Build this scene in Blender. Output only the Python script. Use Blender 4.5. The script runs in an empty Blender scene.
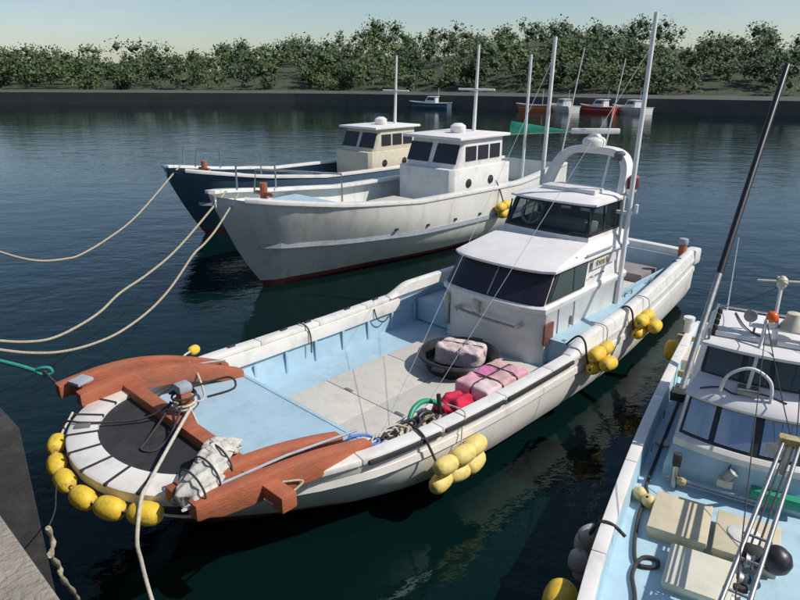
import bpy, math, random
from mathutils import Vector, Matrix
R = math.radians
sc = bpy.context.scene

# ------------------------------------------------------------------ camera, sky, sun, exposure
F_PX, HORIZON, CAM_H = 640.0, 70.0, 5.0          # focal length and horizon row in an 800x600 frame
PITCH = math.atan((300 - HORIZON) / F_PX)
cam = bpy.data.cameras.new('camera'); cam_o = bpy.data.objects.new('camera', cam)
sc.collection.objects.link(cam_o)
cam.sensor_width = 36; cam.lens = F_PX / 800 * 36; cam.clip_start = .05; cam.clip_end = 3000
cam_o.location = (0, 0, CAM_H); cam_o.rotation_euler = (R(90) - PITCH, 0, 0)
sc.camera = cam_o

SUN_EL, SUN_AZ = 46.0, 102.0                      # azimuth clockwise from +Y
world = bpy.data.worlds.new('World'); sc.world = world; world.use_nodes = True
wn, wl = world.node_tree.nodes, world.node_tree.links
wn.clear()
wo = wn.new('ShaderNodeOutputWorld'); bg = wn.new('ShaderNodeBackground'); bg.inputs[1].default_value = .108
sky = wn.new('ShaderNodeTexSky'); sky.sky_type = 'NISHITA'; sky.sun_disc = False
sky.sun_elevation = R(SUN_EL); sky.sun_rotation = R(SUN_AZ)
sky.air_density = 1.0; sky.dust_density = .6; sky.ozone_density = 2.5
tcw = wn.new('ShaderNodeTexCoord')
mpw = wn.new('ShaderNodeMapping'); mpw.inputs['Scale'].default_value = (1, 1, 2.6)
nzw = wn.new('ShaderNodeTexNoise'); nzw.inputs['Scale'].default_value = 2.3; nzw.inputs['Detail'].default_value = 7
nzw.inputs['Roughness'].default_value = .6
crw = wn.new('ShaderNodeValToRGB'); crw.color_ramp.elements[0].position = .52; crw.color_ramp.elements[1].position = .78
crw.color_ramp.elements[1].color = (.3, .3, .3, 1)
mxw = wn.new('ShaderNodeMixRGB'); mxw.inputs[2].default_value = (7.6, 7.9, 8.3, 1)
wl.new(tcw.outputs['Generated'], mpw.inputs[0]); wl.new(mpw.outputs[0], nzw.inputs['Vector'])
wl.new(nzw.outputs['Fac'], crw.inputs[0]); wl.new(crw.outputs[0], mxw.inputs[0]); wl.new(sky.outputs[0], mxw.inputs[1])
wl.new(mxw.outputs[0], bg.inputs[0]); wl.new(bg.outputs[0], wo.inputs[0])

sun = bpy.data.lights.new('sun', 'SUN'); sun.energy = 4.4; sun.angle = R(.55); sun.color = (1, .955, .89)
sun_o = bpy.data.objects.new('sun', sun); sc.collection.objects.link(sun_o)
sd = Vector((math.sin(R(SUN_AZ)) * math.cos(R(SUN_EL)), math.cos(R(SUN_AZ)) * math.cos(R(SUN_EL)), math.sin(R(SUN_EL))))
sun_o.rotation_euler = sd.to_track_quat('Z', 'Y').to_euler(); sun_o.location = sd * 60
sc.view_settings.view_transform = 'Standard'; sc.view_settings.look = 'None'
sc.view_settings.exposure = 0.0; sc.view_settings.gamma = 1.0

# ------------------------------------------------------------------ materials
MAT = {}
def mat(name, col, rough=.5, var=.12, scale=3.0, bump=.0, bscale=40., metal=0., spec=.5, dirt=None, dscale=1.3, damt=.45, stretch=(1, 1, 1), coat=0):
    m = bpy.data.materials.new(name); m.use_nodes = True
    n, l = m.node_tree.nodes, m.node_tree.links
    b = n['Principled BSDF']; b.inputs['Roughness'].default_value = rough; b.inputs['Metallic'].default_value = metal
    b.inputs['Specular IOR Level'].default_value = spec
    if coat: b.inputs['Coat Weight'].default_value = coat
    tc = n.new('ShaderNodeTexCoord'); mp = n.new('ShaderNodeMapping'); mp.inputs['Scale'].default_value = stretch
    l.new(tc.outputs['Object'], mp.inputs[0])
    nz = n.new('ShaderNodeTexNoise'); nz.inputs['Scale'].default_value = scale; nz.inputs['Detail'].default_value = 8
    nz.inputs['Roughness'].default_value = .62
    l.new(mp.outputs[0], nz.inputs['Vector'])
    cr = n.new('ShaderNodeValToRGB')
    cr.color_ramp.elements[0].position = .3; cr.color_ramp.elements[1].position = .7
    cr.color_ramp.elements[0].color = tuple(c * (1 - var) for c in col) + (1,)
    cr.color_ramp.elements[1].color = tuple(min(1, c * (1 + var)) for c in col) + (1,)
    l.new(nz.outputs['Fac'], cr.inputs[0]); out = cr.outputs[0]
    if dirt:
        n2 = n.new('ShaderNodeTexNoise'); n2.inputs['Scale'].default_value = dscale; n2.inputs['Detail'].default_value = 10
        n2.inputs['Roughness'].default_value = .7
        l.new(mp.outputs[0], n2.inputs['Vector'])
        c2 = n.new('ShaderNodeValToRGB'); c2.color_ramp.elements[0].position = .5; c2.color_ramp.elements[1].position = .74
        c2.color_ramp.elements[1].color = (damt, damt, damt, 1)
        l.new(n2.outputs['Fac'], c2.inputs[0])
        mx = n.new('ShaderNodeMixRGB'); mx.inputs[2].default_value = dirt + (1,)
        l.new(c2.outputs[0], mx.inputs[0]); l.new(out, mx.inputs[1]); out = mx.outputs[0]
    l.new(out, b.inputs['Base Color'])
    if bump:
        n3 = n.new('ShaderNodeTexNoise'); n3.inputs['Scale'].default_value = bscale; n3.inputs['Detail'].default_value = 6
        l.new(mp.outputs[0], n3.inputs['Vector'])
        bp = n.new('ShaderNodeBump'); bp.inputs['Strength'].default_value = bump; bp.inputs['Distance'].default_value = .02
        l.new(n3.outputs['Fac'], bp.inputs['Height']); l.new(bp.outputs[0], b.inputs['Normal'])
    MAT[name] = m; return m

mat('gelcoat', (.74, .715, .67), .32, .05, 2.0, .03, 9, dirt=(.36, .31, .24), dscale=3.0, damt=.5)
mat('gelcoat_hull', (.71, .68, .62), .35, .06, 1.6, .03, 6, dirt=(.30, .25, .18), dscale=2.4, damt=.55, stretch=(1, 1, .3))
mat('roof_white', (.74, .71, .69), .55, .05, 3, .05, 60, dirt=(.42, .39, .34), dscale=2.6, damt=.3)
mat('deck_blue', (.35, .50, .59), .55, .08, 2.5, .08, 50, dirt=(.25, .33, .37), dscale=3.4, damt=.6)
mat('deck_blue_pale', (.41, .58, .67), .5, .08, 2.5, .08, 50, dirt=(.25, .34, .37), dscale=3.2, damt=.6)
mat('cream_board', (.55, .52, .46), .6, .07, 3.5, .12, 90, dirt=(.34, .31, .25), dscale=3.6, damt=.6)
mat('cream_hatch', (.60, .525, .37), .5, .07, 4, .1, 80, dirt=(.36, .28, .15), dscale=2.8, damt=.5)
mat('cream_hatch_pale', (.64, .62, .50), .5, .06, 4, .1, 80, dirt=(.40, .34, .22), dscale=2.8, damt=.4)
mat('brown_paint', (.37, .108, .05), .66, .18, 5, .4, 34, dirt=(.20, .095, .06), dscale=6.0, damt=.7, stretch=(.5, 1, 1))
mat('bottom_red', (.26, .045, .05), .7, .2, 4, .1, 30, dirt=(.09, .03, .03), dscale=3, damt=.7)
mat('rubber', (.028, .027, .028), .75, .25, 8, .25, 60, dirt=(.09, .085, .08), dscale=5, damt=.5)
mat('rubber_mat', (.022, .023, .026), .85, .2, 6, .5, 120, dirt=(.06, .058, .055), dscale=3, damt=.6)
mat('black_plastic', (.02, .021, .022), .4, .2, 6, .05, 40, dirt=(.08, .08, .075), dscale=6, damt=.4)
mat('black_pole', (.010, .010, .012), .35, .2, 6)
mat('steel', (.45, .44, .42), .4, .15, 9, .05, 60, metal=1, dirt=(.25, .15, .09), dscale=5, damt=.4)
mat('steel_dull', (.33, .33, .33), .5, .2, 9, .1, 60, metal=.7, dirt=(.2, .11, .06), dscale=6, damt=.6)
mat('grey_paint', (.33, .35, .39), .6, .15, 8, .1, 40, dirt=(.2, .17, .14), dscale=5, damt=.5)
mat('white_metal', (.74, .73, .71), .4, .06, 6, dirt=(.4, .28, .18), dscale=5, damt=.35)
mat('float_yellow', (.73, .49, .04), .6, .15, 7, .25, 30, dirt=(.22, .17, .06), dscale=9, damt=.95)
mat('float_pale', (.74, .57, .17), .6, .15, 7, .25, 30, dirt=(.30, .23, .09), dscale=9, damt=.9)
mat('float_cream', (.66, .52, .24), .5, .12, 7, .1, 30, dirt=(.3, .2, .1), dscale=6, damt=.5)
mat('float_grey', (.46, .43, .38), .6, .2, 7, .2, 30, dirt=(.16, .14, .12), dscale=5, damt=.7)
mat('rope_white', (.55, .51, .44), .9, .25, 30, .6, 160)
mat('rope_tan', (.40, .35, .25), .9, .25, 30, .6, 160)
mat('rope_dark', (.045, .042, .042), .85, .3, 30, .5, 160)
mat('rope_teal', (.03, .30, .22), .8, .25, 30, .6, 160)
mat('rope_blue', (.10, .22, .52), .8, .25, 30, .5, 160)
mat('hose_green', (.02, .28, .16), .45, .15, 10)
mat('canvas', (.52, .50, .44), .9, .18, 12, .6, 26, dirt=(.27, .24, .19), dscale=7, damt=.6)
mat('cloth_pink', (.62, .33, .38), .9, .12, 30, .4, 120)
mat('cloth_rose', (.55, .16, .33), .9, .12, 30, .4, 120)
mat('cloth_pale', (.68, .54, .54), .9, .1, 30, .4, 120)
mat('cloth_stripe', (.58, .36, .34), .9, .15, 30, .4, 120)
mat('cloth_red', (.52, .012, .055), .8, .2, 9, .5, 14)
mat('net_bundle', (.66, .54, .52), .9, .3, 26, .8, 90, dirt=(.3, .24, .24), dscale=12, damt=.7)
mat('net_dark', (.06, .055, .05), .95, .4, 30, .9, 80)
mat('sponge', (.42, .34, .17), .9, .3, 18, .6, 50)
mat('orange_lens', (.75, .13, .01), .25, .1, 5)
mat('red_board', (.17, .055, .04), .6, .2, 6, .2, 40)
mat('stern_panel', (.26, .22, .21), .7, .12, 5, .1, 40)
mat('horn_beige', (.58, .52, .40), .5, .1, 6)
mat('green_canvas', (.05, .42, .24), .8, .15, 10, .3, 40)
mat('name_panel', (.55, .53, .53), .5, .05, 6)
mat('name_gold', (.30, .22, .07), .5, .2, 30)
mat('ink', (.05, .045, .045), .6, .2, 30)
mat('frame_dark', (.030, .030, .034), .45, .2, 10)
mat('interior', (.10, .10, .105), .7, .2, 6)
mat('interior_pale', (.42, .41, .39), .7, .1, 6)
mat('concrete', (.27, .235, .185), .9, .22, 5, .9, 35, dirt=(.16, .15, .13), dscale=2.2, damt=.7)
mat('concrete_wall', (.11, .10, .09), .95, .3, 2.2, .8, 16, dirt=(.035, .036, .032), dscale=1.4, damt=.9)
mat('far_concrete', (.085, .08, .07), .9, .2, .6, .3, 4, dirt=(.08, .08, .07), dscale=.4, damt=.8)
mat('soil', (.05, .06, .03), .95, .3, .5)
mat('bark', (.09, .065, .045), .9, .3, 6, .5, 20)
mat('hull_navy', (.07, .12, .17), .4, .1, 3)
mat('paint_red', (.45, .05, .03), .5, .1, 3)
mat('paint_orange', (.62, .17, .03), .5, .1, 3)

def leaf_mat(name, a, b):
    m = bpy.data.materials.new(name); m.use_nodes = True
    n, l = m.node_tree.nodes, m.node_tree.links; p = n['Principled BSDF']
    p.inputs['Roughness'].default_value = .7
    tc = n.new('ShaderNodeTexCoord'); nz = n.new('ShaderNodeTexNoise'); nz.inputs['Scale'].default_value = .16; nz.inputs['Detail'].default_value = 4
    cr = n.new('ShaderNodeValToRGB'); cr.color_ramp.elements[0].color = a + (1,); cr.color_ramp.elements[1].color = b + (1,)
    cr.color_ramp.elements[0].position = .35; cr.color_ramp.elements[1].position = .65
    l.new(tc.outputs['Object'], nz.inputs['Vector']); l.new(nz.outputs['Fac'], cr.inputs[0]); l.new(cr.outputs[0], p.inputs['Base Color'])
    MAT[name] = m
leaf_mat('leaf_dark', (.020, .045, .012), (.075, .11, .03))

def tinted(name, col, rough=.05, trans=0.0, alpha=1.0):
    m = bpy.data.materials.new(name); m.use_nodes = True
    n, l = m.node_tree.nodes, m.node_tree.links
    b = n['Principled BSDF']; b.inputs['Base Color'].default_value = col + (1,); b.inputs['Roughness'].default_value = rough
    b.inputs['Specular IOR Level'].default_value = .6
    tc = n.new('ShaderNodeTexCoord'); nz = n.new('ShaderNodeTexNoise'); nz.inputs['Scale'].default_value = 5; nz.inputs['Detail'].default_value = 6
    l.new(tc.outputs['Object'], nz.inputs['Vector'])
    mr = n.new('ShaderNodeMapRange'); mr.inputs[3].default_value = rough * .6; mr.inputs[4].default_value = rough * 2.2
    l.new(nz.outputs['Fac'], mr.inputs[0]); l.new(mr.outputs[0], b.inputs['Roughness'])
    if alpha < 1:
        tr = n.new('ShaderNodeBsdfTransparent'); tr.inputs[0].default_value = (.80, .86, .86, 1)
        mx = n.new('ShaderNodeMixShader'); mx.inputs[0].default_value = alpha
        l.new(tr.outputs[0], mx.inputs[1]); l.new(b.outputs[0], mx.inputs[2]); l.new(mx.outputs[0], n['Material Output'].inputs[0])
    MAT[name] = m
tinted('glass_tint', (.018, .014, .022), .07)
tinted('glass_clear', (.03, .04, .045), .04, alpha=.2)
tinted('glass_mirror', (.035, .05, .065), .04)
MAT['glass_mirror'].node_tree.nodes['Principled BSDF'].inputs['Specular IOR Level'].default_value = 1.0
MAT['glass_mirror'].node_tree.nodes['Principled BSDF'].inputs['Metallic'].default_value = .7
MAT['glass_mirror'].node_tree.nodes['Principled BSDF'].inputs['Base Color'].default_value = (.40, .48, .55, 1)
tinted('glass_side', (.05, .07, .065), .05)

def water_mat():
    m = bpy.data.materials.new('water'); m.use_nodes = True
    n, l = m.node_tree.nodes, m.node_tree.links
    b = n['Principled BSDF']; b.inputs['Base Color'].default_value = (.0014, .0100, .0092, 1)
    b.inputs['Roughness'].default_value = .035; b.inputs['IOR'].default_value = 1.33; b.inputs['Specular Tint'].default_value = (.52, .86, .77, 1)
    tc = n.new('ShaderNodeTexCoord')
    def noise(scale, det, rot, st, dist=0):
        mp = n.new('ShaderNodeMapping'); mp.inputs['Scale'].default_value = st; mp.inputs['Rotation'].default_value = (0, 0, rot)
        l.new(tc.outputs['Object'], mp.inputs[0])
        z = n.new('ShaderNodeTexNoise'); z.inputs['Scale'].default_value = scale; z.inputs['Detail'].default_value = det
        z.inputs['Roughness'].default_value = .5; z.inputs['Distortion'].default_value = dist
        l.new(mp.outputs[0], z.inputs['Vector']); return z.outputs['Fac']
    big = noise(.55, 3, .4, (1, 1.6, 1), .3); mid = noise(2.6, 3, -.3, (1, 1.7, 1), .4); fine = noise(9, 2, .2, (1, 1.5, 1))
    patch = noise(.07, 3, .1, (1, 1, 1))
    def mul(a, f):
        k = n.new('ShaderNodeMath'); k.operation = 'MULTIPLY'; l.new(a, k.inputs[0])
        if isinstance(f, float): k.inputs[1].default_value = f
        else: l.new(f, k.inputs[1])
        return k.outputs[0]
    def add(a, c):
        k = n.new('ShaderNodeMath'); k.operation = 'ADD'; l.new(a, k.inputs[0]); l.new(c, k.inputs[1]); return k.outputs[0]
    pr = n.new('ShaderNodeMapRange'); pr.inputs[1].default_value = .35; pr.inputs[2].default_value = .65; pr.inputs[3].default_value = .55; pr.inputs[4].default_value = 1.25
    l.new(patch, pr.inputs[0])
    h = mul(add(add(mul(big, .045), mul(mid, .014)), mul(fine, .003)), pr.outputs[0])
    bp = n.new('ShaderNodeBump'); bp.inputs['Strength'].default_value = .75; bp.inputs['Distance'].default_value = 1.0
    l.new(h, bp.inputs['Height']); l.new(bp.outputs[0], b.inputs['Normal'])
    MAT['water'] = m
water_mat()

# ------------------------------------------------------------------ mesh helpers
class MB:
    def __init__(s): s.v = []; s.f = []
    def add(s, vs, fs):
        o = len(s.v); s.v += [tuple(p) for p in vs]; s.f += [tuple(i + o for i in f) for f in fs]; return s
    def box(s, c, d, rz=0, ry=0, rx=0):
        M = Matrix.Rotation(rz, 3, 'Z') @ Matrix.Rotation(ry, 3, 'Y') @ Matrix.Rotation(rx, 3, 'X')
        vs = [Vector(c) + M @ Vector((x * d[0] / 2, y * d[1] / 2, z * d[2] / 2)) for x in (-1, 1) for y in (-1, 1) for z in (-1, 1)]
        return s.add(vs, [(0, 1, 3, 2), (4, 6, 7, 5), (0, 4, 5, 1), (2, 3, 7, 6), (0, 2, 6, 4), (1, 5, 7, 3)])
    def loft(s, rings, closed=True, caps=(True, True)):
        k = len(rings[0]); vs = [p for r in rings for p in r]; fs = []
        for i in range(len(rings) - 1):
            for j in range(k if closed else k - 1):
                a, b = i * k + j, i * k + (j + 1) % k
                fs.append((a, b, b + k, a + k))
        if closed and caps[0]: fs.append(tuple(range(k))[::-1])
        if closed and caps[1]: fs.append(tuple(range((len(rings) - 1) * k, len(rings) * k)))
        return s.add(vs, fs)
    def tube(s, path, r, n=8, closed=False):
        P = [Vector(p) for p in path]; m = len(P)
        rs = r if isinstance(r, (list, tuple)) else [r] * m
        T = []
        for i in range(m):
            a = P[(i - 1) % m] if (closed or i > 0) else P[i]; b = P[(i + 1) % m] if (closed or i < m - 1) else P[i]
            T.append((b - a).normalized())
        ref = Vector((0, 0, 1)) if abs(T[0].z) < .9 else Vector((1, 0, 0))
        nn = (ref - T[0] * ref.dot(T[0])).normalized(); rings = []
        for i in range(m):
            nn = (nn - T[i] * nn.dot(T[i])).normalized(); bb = T[i].cross(nn)
            rings.append([P[i] + (nn * math.cos(2 * math.pi * k / n) + bb * math.sin(2 * math.pi * k / n)) * rs[i] for k in range(n)])
        if closed: rings.append(rings[0]); return s.loft(rings, True, (False, False))
        return s.loft(rings)
    def sweep(s, path, prof):
        # profile (a, b): a sideways (left of travel), b up
        P = [Vector(p) for p in path]; rings = []
        for i in range(len(P)):
            t = P[min(i + 1, len(P) - 1)] - P[max(i - 1, 0)]; t.z = 0; t.normalize()
            nrm = Vector((-t.y, t.x, 0)); rings.append([P[i] + nrm * a + Vector((0, 0, b)) for a, b in prof])
        return s.loft(rings)
    def prism(s, poly, z0, z1):
        return s.loft([[(x, y, z0) for x, y in poly], [(x, y, z1) for x, y in poly]])
    def lathe(s, prof, n=20, M=None):
        rings = []
        for r, z in prof:
            ring = [Vector((r * math.cos(2 * math.pi * k / n), r * math.sin(2 * math.pi * k / n), z)) for k in range(n)]
            rings.append([M @ p for p in ring] if M else ring)
        return s.loft(rings)
    def quad(s, a, b, c, d, th=.01):
        a, b, c, d = map(Vector, (a, b, c, d)); nn = (b - a).cross(d - a).normalized() * th
        return s.loft([[a, b, c, d], [a + nn, b + nn, c + nn, d + nn]])
    def xf(s, M): s.v = [tuple(M @ Vector(p)) for p in s.v]; return s
    def build(s, name, m, parent=None, smooth=None, bevel=0, loc=None):
        me = bpy.data.meshes.new(name); me.from_pydata(s.v, [], s.f); me.validate()
        o = bpy.data.objects.new(name, me); sc.collection.objects.link(o)
        me.materials.append(MAT[m])
        import bmesh
        bm = bmesh.new(); bm.from_mesh(me); bmesh.ops.recalc_face_normals(bm, faces=bm.faces)
        if bevel:
            es = [e for e in bm.edges if len(e.link_faces) == 2 and e.calc_face_angle(0) > .5]
            bmesh.ops.bevel(bm, geom=es, offset=bevel, segments=2, affect='EDGES', profile=.6, clamp_overlap=True)
        bm.to_mesh(me); bm.free()
        if smooth is not None or bevel:
            for p in me.polygons: p.use_smooth = True
            me.set_sharp_from_angle(angle=R(smooth if smooth else 35))
        if parent: o.parent = parent
        if loc is not None: o.location = loc
        return o

def tag(o, label=None, cat=None, group=None, kind=None):
    if label: o['label'] = label
    if cat: o['category'] = cat
    if group: o['group'] = group
    if kind: o['kind'] = kind
    return o
def thing(name, label, cat, loc=(0, 0, 0), rz=0, group=None):
    o = bpy.data.objects.new(name, None); sc.collection.objects.link(o); o.empty_display_size = .2
    o.location = loc; o.rotation_euler = (0, 0, rz); return tag(o, label, cat, group)
def lerp(a, b, t): return a + (b - a) * t
def interp(tab, x):
    if x <= tab[0][0]: return tab[0][1]
    for (a, fa), (b, fb) in zip(tab, tab[1:]):
        if x <= b:
            t = (x - a) / (b - a); return fa + (fb - fa) * t
    return tab[-1][1]
def sinterp(tab, x):  # catmull-rom
    if x <= tab[0][0]: return tab[0][1]
    if x >= tab[-1][0]: return tab[-1][1]
    for i in range(len(tab) - 1):
        a, fa = tab[i]; b, fb = tab[i + 1]
        if x <= b:
            p0 = tab[i - 1] if i else tab[i]; p3 = tab[i + 2] if i + 2 < len(tab) else tab[i + 1]
            h = b - a; t = (x - a) / h
            m1 = (fb - p0[1]) / (b - p0[0]) * h; m2 = (p3[1] - fa) / (p3[0] - a) * h
            return (2*t**3 - 3*t*t + 1) * fa + (t**3 - 2*t*t + t) * m1 + (-2*t**3 + 3*t*t) * fb + (t**3 - t*t) * m2
def smooth_path(pts, k=6, closed=False):
    P = [Vector(p) for p in pts]; out = []; m = len(P)
    for i in range(m if closed else m - 1):
        g = (lambda j: P[j % m]) if closed else (lambda j: P[max(0, min(m - 1, j))])
        p0, p1, p2, p3 = g(i - 1), g(i), g(i + 1), g(i + 2)
        for q in range(k):
            t = q / k
            out.append(.5 * ((2 * p1) + (p2 - p0) * t + (2*p0 - 5*p1 + 4*p2 - p3) * t*t + (3*p1 - p0 - 3*p2 + p3) * t**3))
    if not closed: out.append(P[-1])
    return out
def sag(a, b, drop, n=20):
    a, b = Vector(a), Vector(b)
    return [a.lerp(b, k / n) - Vector((0, 0, drop * 4 * (k / n) * (1 - k / n))) for k in range(n + 1)]
def pixel_ray(x, y):
    a = (x - 400) / F_PX; b = (300 - y) / F_PX
    return Vector((a, math.cos(PITCH) + b * math.sin(PITCH), -math.sin(PITCH) + b * math.cos(PITCH)))
def on_height(x, y, z):
    d = pixel_ray(x, y); return Vector((0, 0, CAM_H)) + d * ((z - CAM_H) / d.z)
def on_plane(x, y, A, B):      # vertical plane through plan points A and B
    d = pixel_ray(x, y); nn = Vector((-(B[1] - A[1]), B[0] - A[0]))
    t = (nn.x * A[0] + nn.y * A[1]) / (nn.x * d.x + nn.y * d.y); return Vector((0, 0, CAM_H)) + d * t

# boat frames: x from bow towards stern, y to its left looking aft, origin on the water
TH1 = R(46.5); A1 = Vector((math.cos(TH1), math.sin(TH1), 0)); N1 = Vector((-A1.y, A1.x, 0))
def W1(u, v, z): return A1 * u + N1 * (v + 6) + Vector((0, 0, z))
TH2 = R(60); A2 = Vector((math.cos(TH2), math.sin(TH2), 0)); N2 = Vector((-A2.y, A2.x, 0))
def W2(u, v, z): return A2 * u + N2 * v + Vector((0, 0, z))

# ------------------------------------------------------------------ the setting
S = 700
w = MB().add([(-S, -S, 0), (S, -S, 0), (S, S, 0), (-S, S, 0)], [(0, 1, 2, 3)]).build('water', 'water')
tag(w, kind='structure')
# quay under the photographer: top 3.4 m above the water, edge square to the moored boats
def Q(u, v, z): return A1 * u + N1 * (v + 6) + Vector((0, 0, z))
qy = thing('quay', 'rough concrete quay with a dark stained wall above the water', 'quay', Q(-4, -6, 0), TH1)
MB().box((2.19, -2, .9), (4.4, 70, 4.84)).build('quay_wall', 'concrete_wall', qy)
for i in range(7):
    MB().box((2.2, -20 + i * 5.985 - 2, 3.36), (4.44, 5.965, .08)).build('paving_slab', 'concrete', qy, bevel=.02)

for y0 in (5.26, 11.3):
    MB().loft([[(4.39, y0, z), (4.39, y0 + 1.0, z), (4.39 + d, y0 + .95, z), (4.39 + d, y0 + .02, z)] for z, d in ((-.4, .74), (2.30, .76), (2.42, .70))]).build('rubber_fender', 'rubber', qy, bevel=.02)
# ------------------------------------------------------------------ generic hull
def hull_parts(root, U0, us, wg, zg, zb, ee, mat_top='gelcoat_hull', mat_bot='bottom_red', zboot=.24, cv=0., bottom=True):
    top, bot = [], []
    for u in us:
        W, Z, B, e = wg(u), zg(u), zb(u), ee(u)
        tw = min(1, (Z - zboot) / (Z - B))
        half = lambda t: (W * max(0., 1 - t ** e), Z + (B - Z) * t)
        ts = [tw * k / 7 for k in range(8)]
        r = [(u - U0, cv + half(t)[0], half(t)[1]) for t in ts]; l = [(u - U0, cv - half(t)[0], half(t)[1]) for t in ts]
        top.append((r, l))
        tb = [lerp(tw, 1, k / 5) for k in range(6)]
        r2 = [(u - U0, cv + half(t)[0], half(t)[1]) for t in tb]; l2 = [(u - U0, cv - half(t)[0], half(t)[1]) for t in tb]
        bot.append(r2 + l2[::-1][1:])
    m = MB(); m.loft([a[0] for a in top], closed=False); m.loft([a[1] for a in top], closed=False)
    L = top[-1]; ring = L[0] + L[1][::-1]; m.add(ring, [tuple(range(len(ring)))])
    h = m.build('hull', mat_top, root, smooth=50)
    if bottom:
        MB().loft(bot, closed=False).build('bottom_paint', mat_bot, root, smooth=60)
    return h

# ================================================================== MAIN FISHING BOAT
U0 = 8.0
boat = thing('fishing_boat', 'white fishing boat with brown bow timbers, pale blue deck and two-storey cabin', 'boat', W1(U0, 0, 0), TH1)
WG = [(1.74, .02), (1.79, .36), (1.90, .64), (2.08, .92), (2.35, 1.17), (2.7, 1.38), (3.1, 1.55), (4, 1.78), (5, 1.88), (6.5, 1.94), (8.5, 1.96), (10, 1.90), (11.5, 1.74), (13, 1.56), (14.3, 1.38)]
ZG = [(1.74, 1.26), (2.2, 1.24), (3, 1.20), (4, 1.12), (5, 1.06), (6.5, 1.01), (8, 1.0), (11, 1.02), (14.3, 1.10)]
ZB = [(1.74, 1.16), (1.9, .95), (2.2, .55), (2.6, .18), (3.0, -.12), (3.4, -.32), (4, -.46), (5, -.5), (14.3, -.4)]
EE = [(1.74, 1.3), (3, 1.15), (3.76, 1.6), (4.9, 3.0), (6, 4.0), (9, 4.4), (14.3, 5)]
wg1 = lambda u: sinterp(WG, u); zg1 = lambda u: interp(ZG, u); zb1 = lambda u: interp(ZB, u); ee1 = lambda u: interp(EE, u)
us = [1.741, 1.75, 1.765, 1.79, 1.83, 1.9, 1.98, 2.1, 2.25, 2.45, 2.65, 2.9] + [3.1 + .35 * k for k in range(32)] + [14.3]
hull_parts(boat, U0, us, wg1, zg1, zb1, ee1)
def halfw(u, z):
    Z, B = zg1(u), zb1(u); t = max(0, min(1, (Z - z) / (Z - B))); return wg1(u) * (1 - t ** ee1(u))
def side_path(u0, u1, side, dz, off=0, n=24, z=None):
    out = []
    for k in range(n + 1):
        u = lerp(u0, u1, k / n); zz = zg1(u) + dz if z is None else z
        out.append((u - U0, side * (halfw(u, zz) + off), zz))
    return out
for s in (1, -1):
    # moulded knuckle along the topsides and a lower rub strake
    MB().sweep(side_path(2.6, 14.25, s, -.20, .0, 40), [(-.03, -.05), (.03, -.05), (.035, .0), (.02, .04), (-.02, .04)]).build('rubbing_strake', 'gelcoat_hull', boat, smooth=40)
    # gunwale planks, each with its joint
    cw = .18
    edges = [2.95, 3.9, 5.05, 6.25, 7.35, 8.2, 9.6, 11.1, 12.6, 14.25]
    for a, b in zip(edges, edges[1:]):
        p = [(u - U0, s * (wg1(u) - cw / 2 + .02), zg1(u) + .0) for u in [lerp(a + .006, b - .006, k / 8) for k in range(9)]]
        MB().sweep(p, [(-cw/2, -.03), (cw/2, -.03), (cw/2, .04), (-cw/2, .04)]).build('gunwale_plank', 'gelcoat', boat, bevel=.012)
    fp = [(u - U0, s * (wg1(u) - .155), zg1(u) - .035) for u in [lerp(4.0, 8.2, k / 16) for k in range(17)]]
    MB().sweep(fp, [(-.03, -.22), (.03, -.22), (.03, 0), (-.03, 0)]).build('bulwark_fascia', 'gelcoat', boat, bevel=.012)
    for a, b in ((3.95, 5.0), (5.08, 6.2), (6.28, 7.9)):
        p = [(u - U0, s * (wg1(u) + .035), zg1(u) + .0) for u in [lerp(a, b, k / 8) for k in range(9)]]
        MB().sweep(p, [(-.018, -.04), (.018, -.04), (.018, .012), (-.018, .012)]).build('rubber_strip', 'rubber', boat, bevel=.006)
    # raised bulwark aft, ramping up at its fore end
    def zr(u): return zg1(u) + .04 + min(1, max(0, (u - 7.95) / .5)) * .17
    for a, b in ((7.95, 9.3), (9.31, 10.6), (10.61, 12.0), (12.01, 14.2)):
        m = MB(); rings = []
        for k in range(13):
            u = lerp(a, b, k / 12); w0 = wg1(u); z0, z1 = zg1(u) + .03, zr(u) + .012
            rings.append([(u - U0, s * (w0 + .015), z0), (u - U0, s * (w0 - .02), z1 - .02), (u - U0, s * (w0 - .06), z1), (u - U0, s * (w0 - .15), z1), (u - U0, s * (w0 - .185), z1 - .02), (u - U0, s * (w0 - .20), z0)])
        m.loft(rings).build('raised_bulwark', 'gelcoat', boat, smooth=35)
    # inner bulwark, blue, with shallow stiffening ribs
    m = MB(); p = []
    for k in range(41):
        u = lerp(4.36, 14.2, k / 40); p.append((u - U0, s * (wg1(u) - .16), 0))
    rings = [[(x, s * min(abs(y), halfw(x + U0, .38) - .06), .38), (x, y + s * .03, .74), (x, y + s * .03, zg1(x + U0) - .03), (x, y + s * .05, zg1(x + U0) - .03), (x, y + s * .05, .74), (x, s * min(abs(y) + .03, halfw(x + U0, .38) - .03), .38)] for x, y, _ in p]
    m.loft(rings).build('inner_bulwark', 'deck_blue', boat)
    for k in range(8):
        u = 4.9 + k * .62
        MB().box((u - U0, s * (wg1(u) - .168), .58), (.05, .03, .36)).build('bulwark_rib', 'deck_blue', boat, bevel=.01)
for u in (4.6, 5.6, 6.1, 7.0, 7.7):
    MB().box((u - U0, wg1(u) - .03, zg1(u) + .05), (.13, .04, .03), .1).build('gunwale_cleat', 'rubber', boat, bevel=.008)
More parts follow.
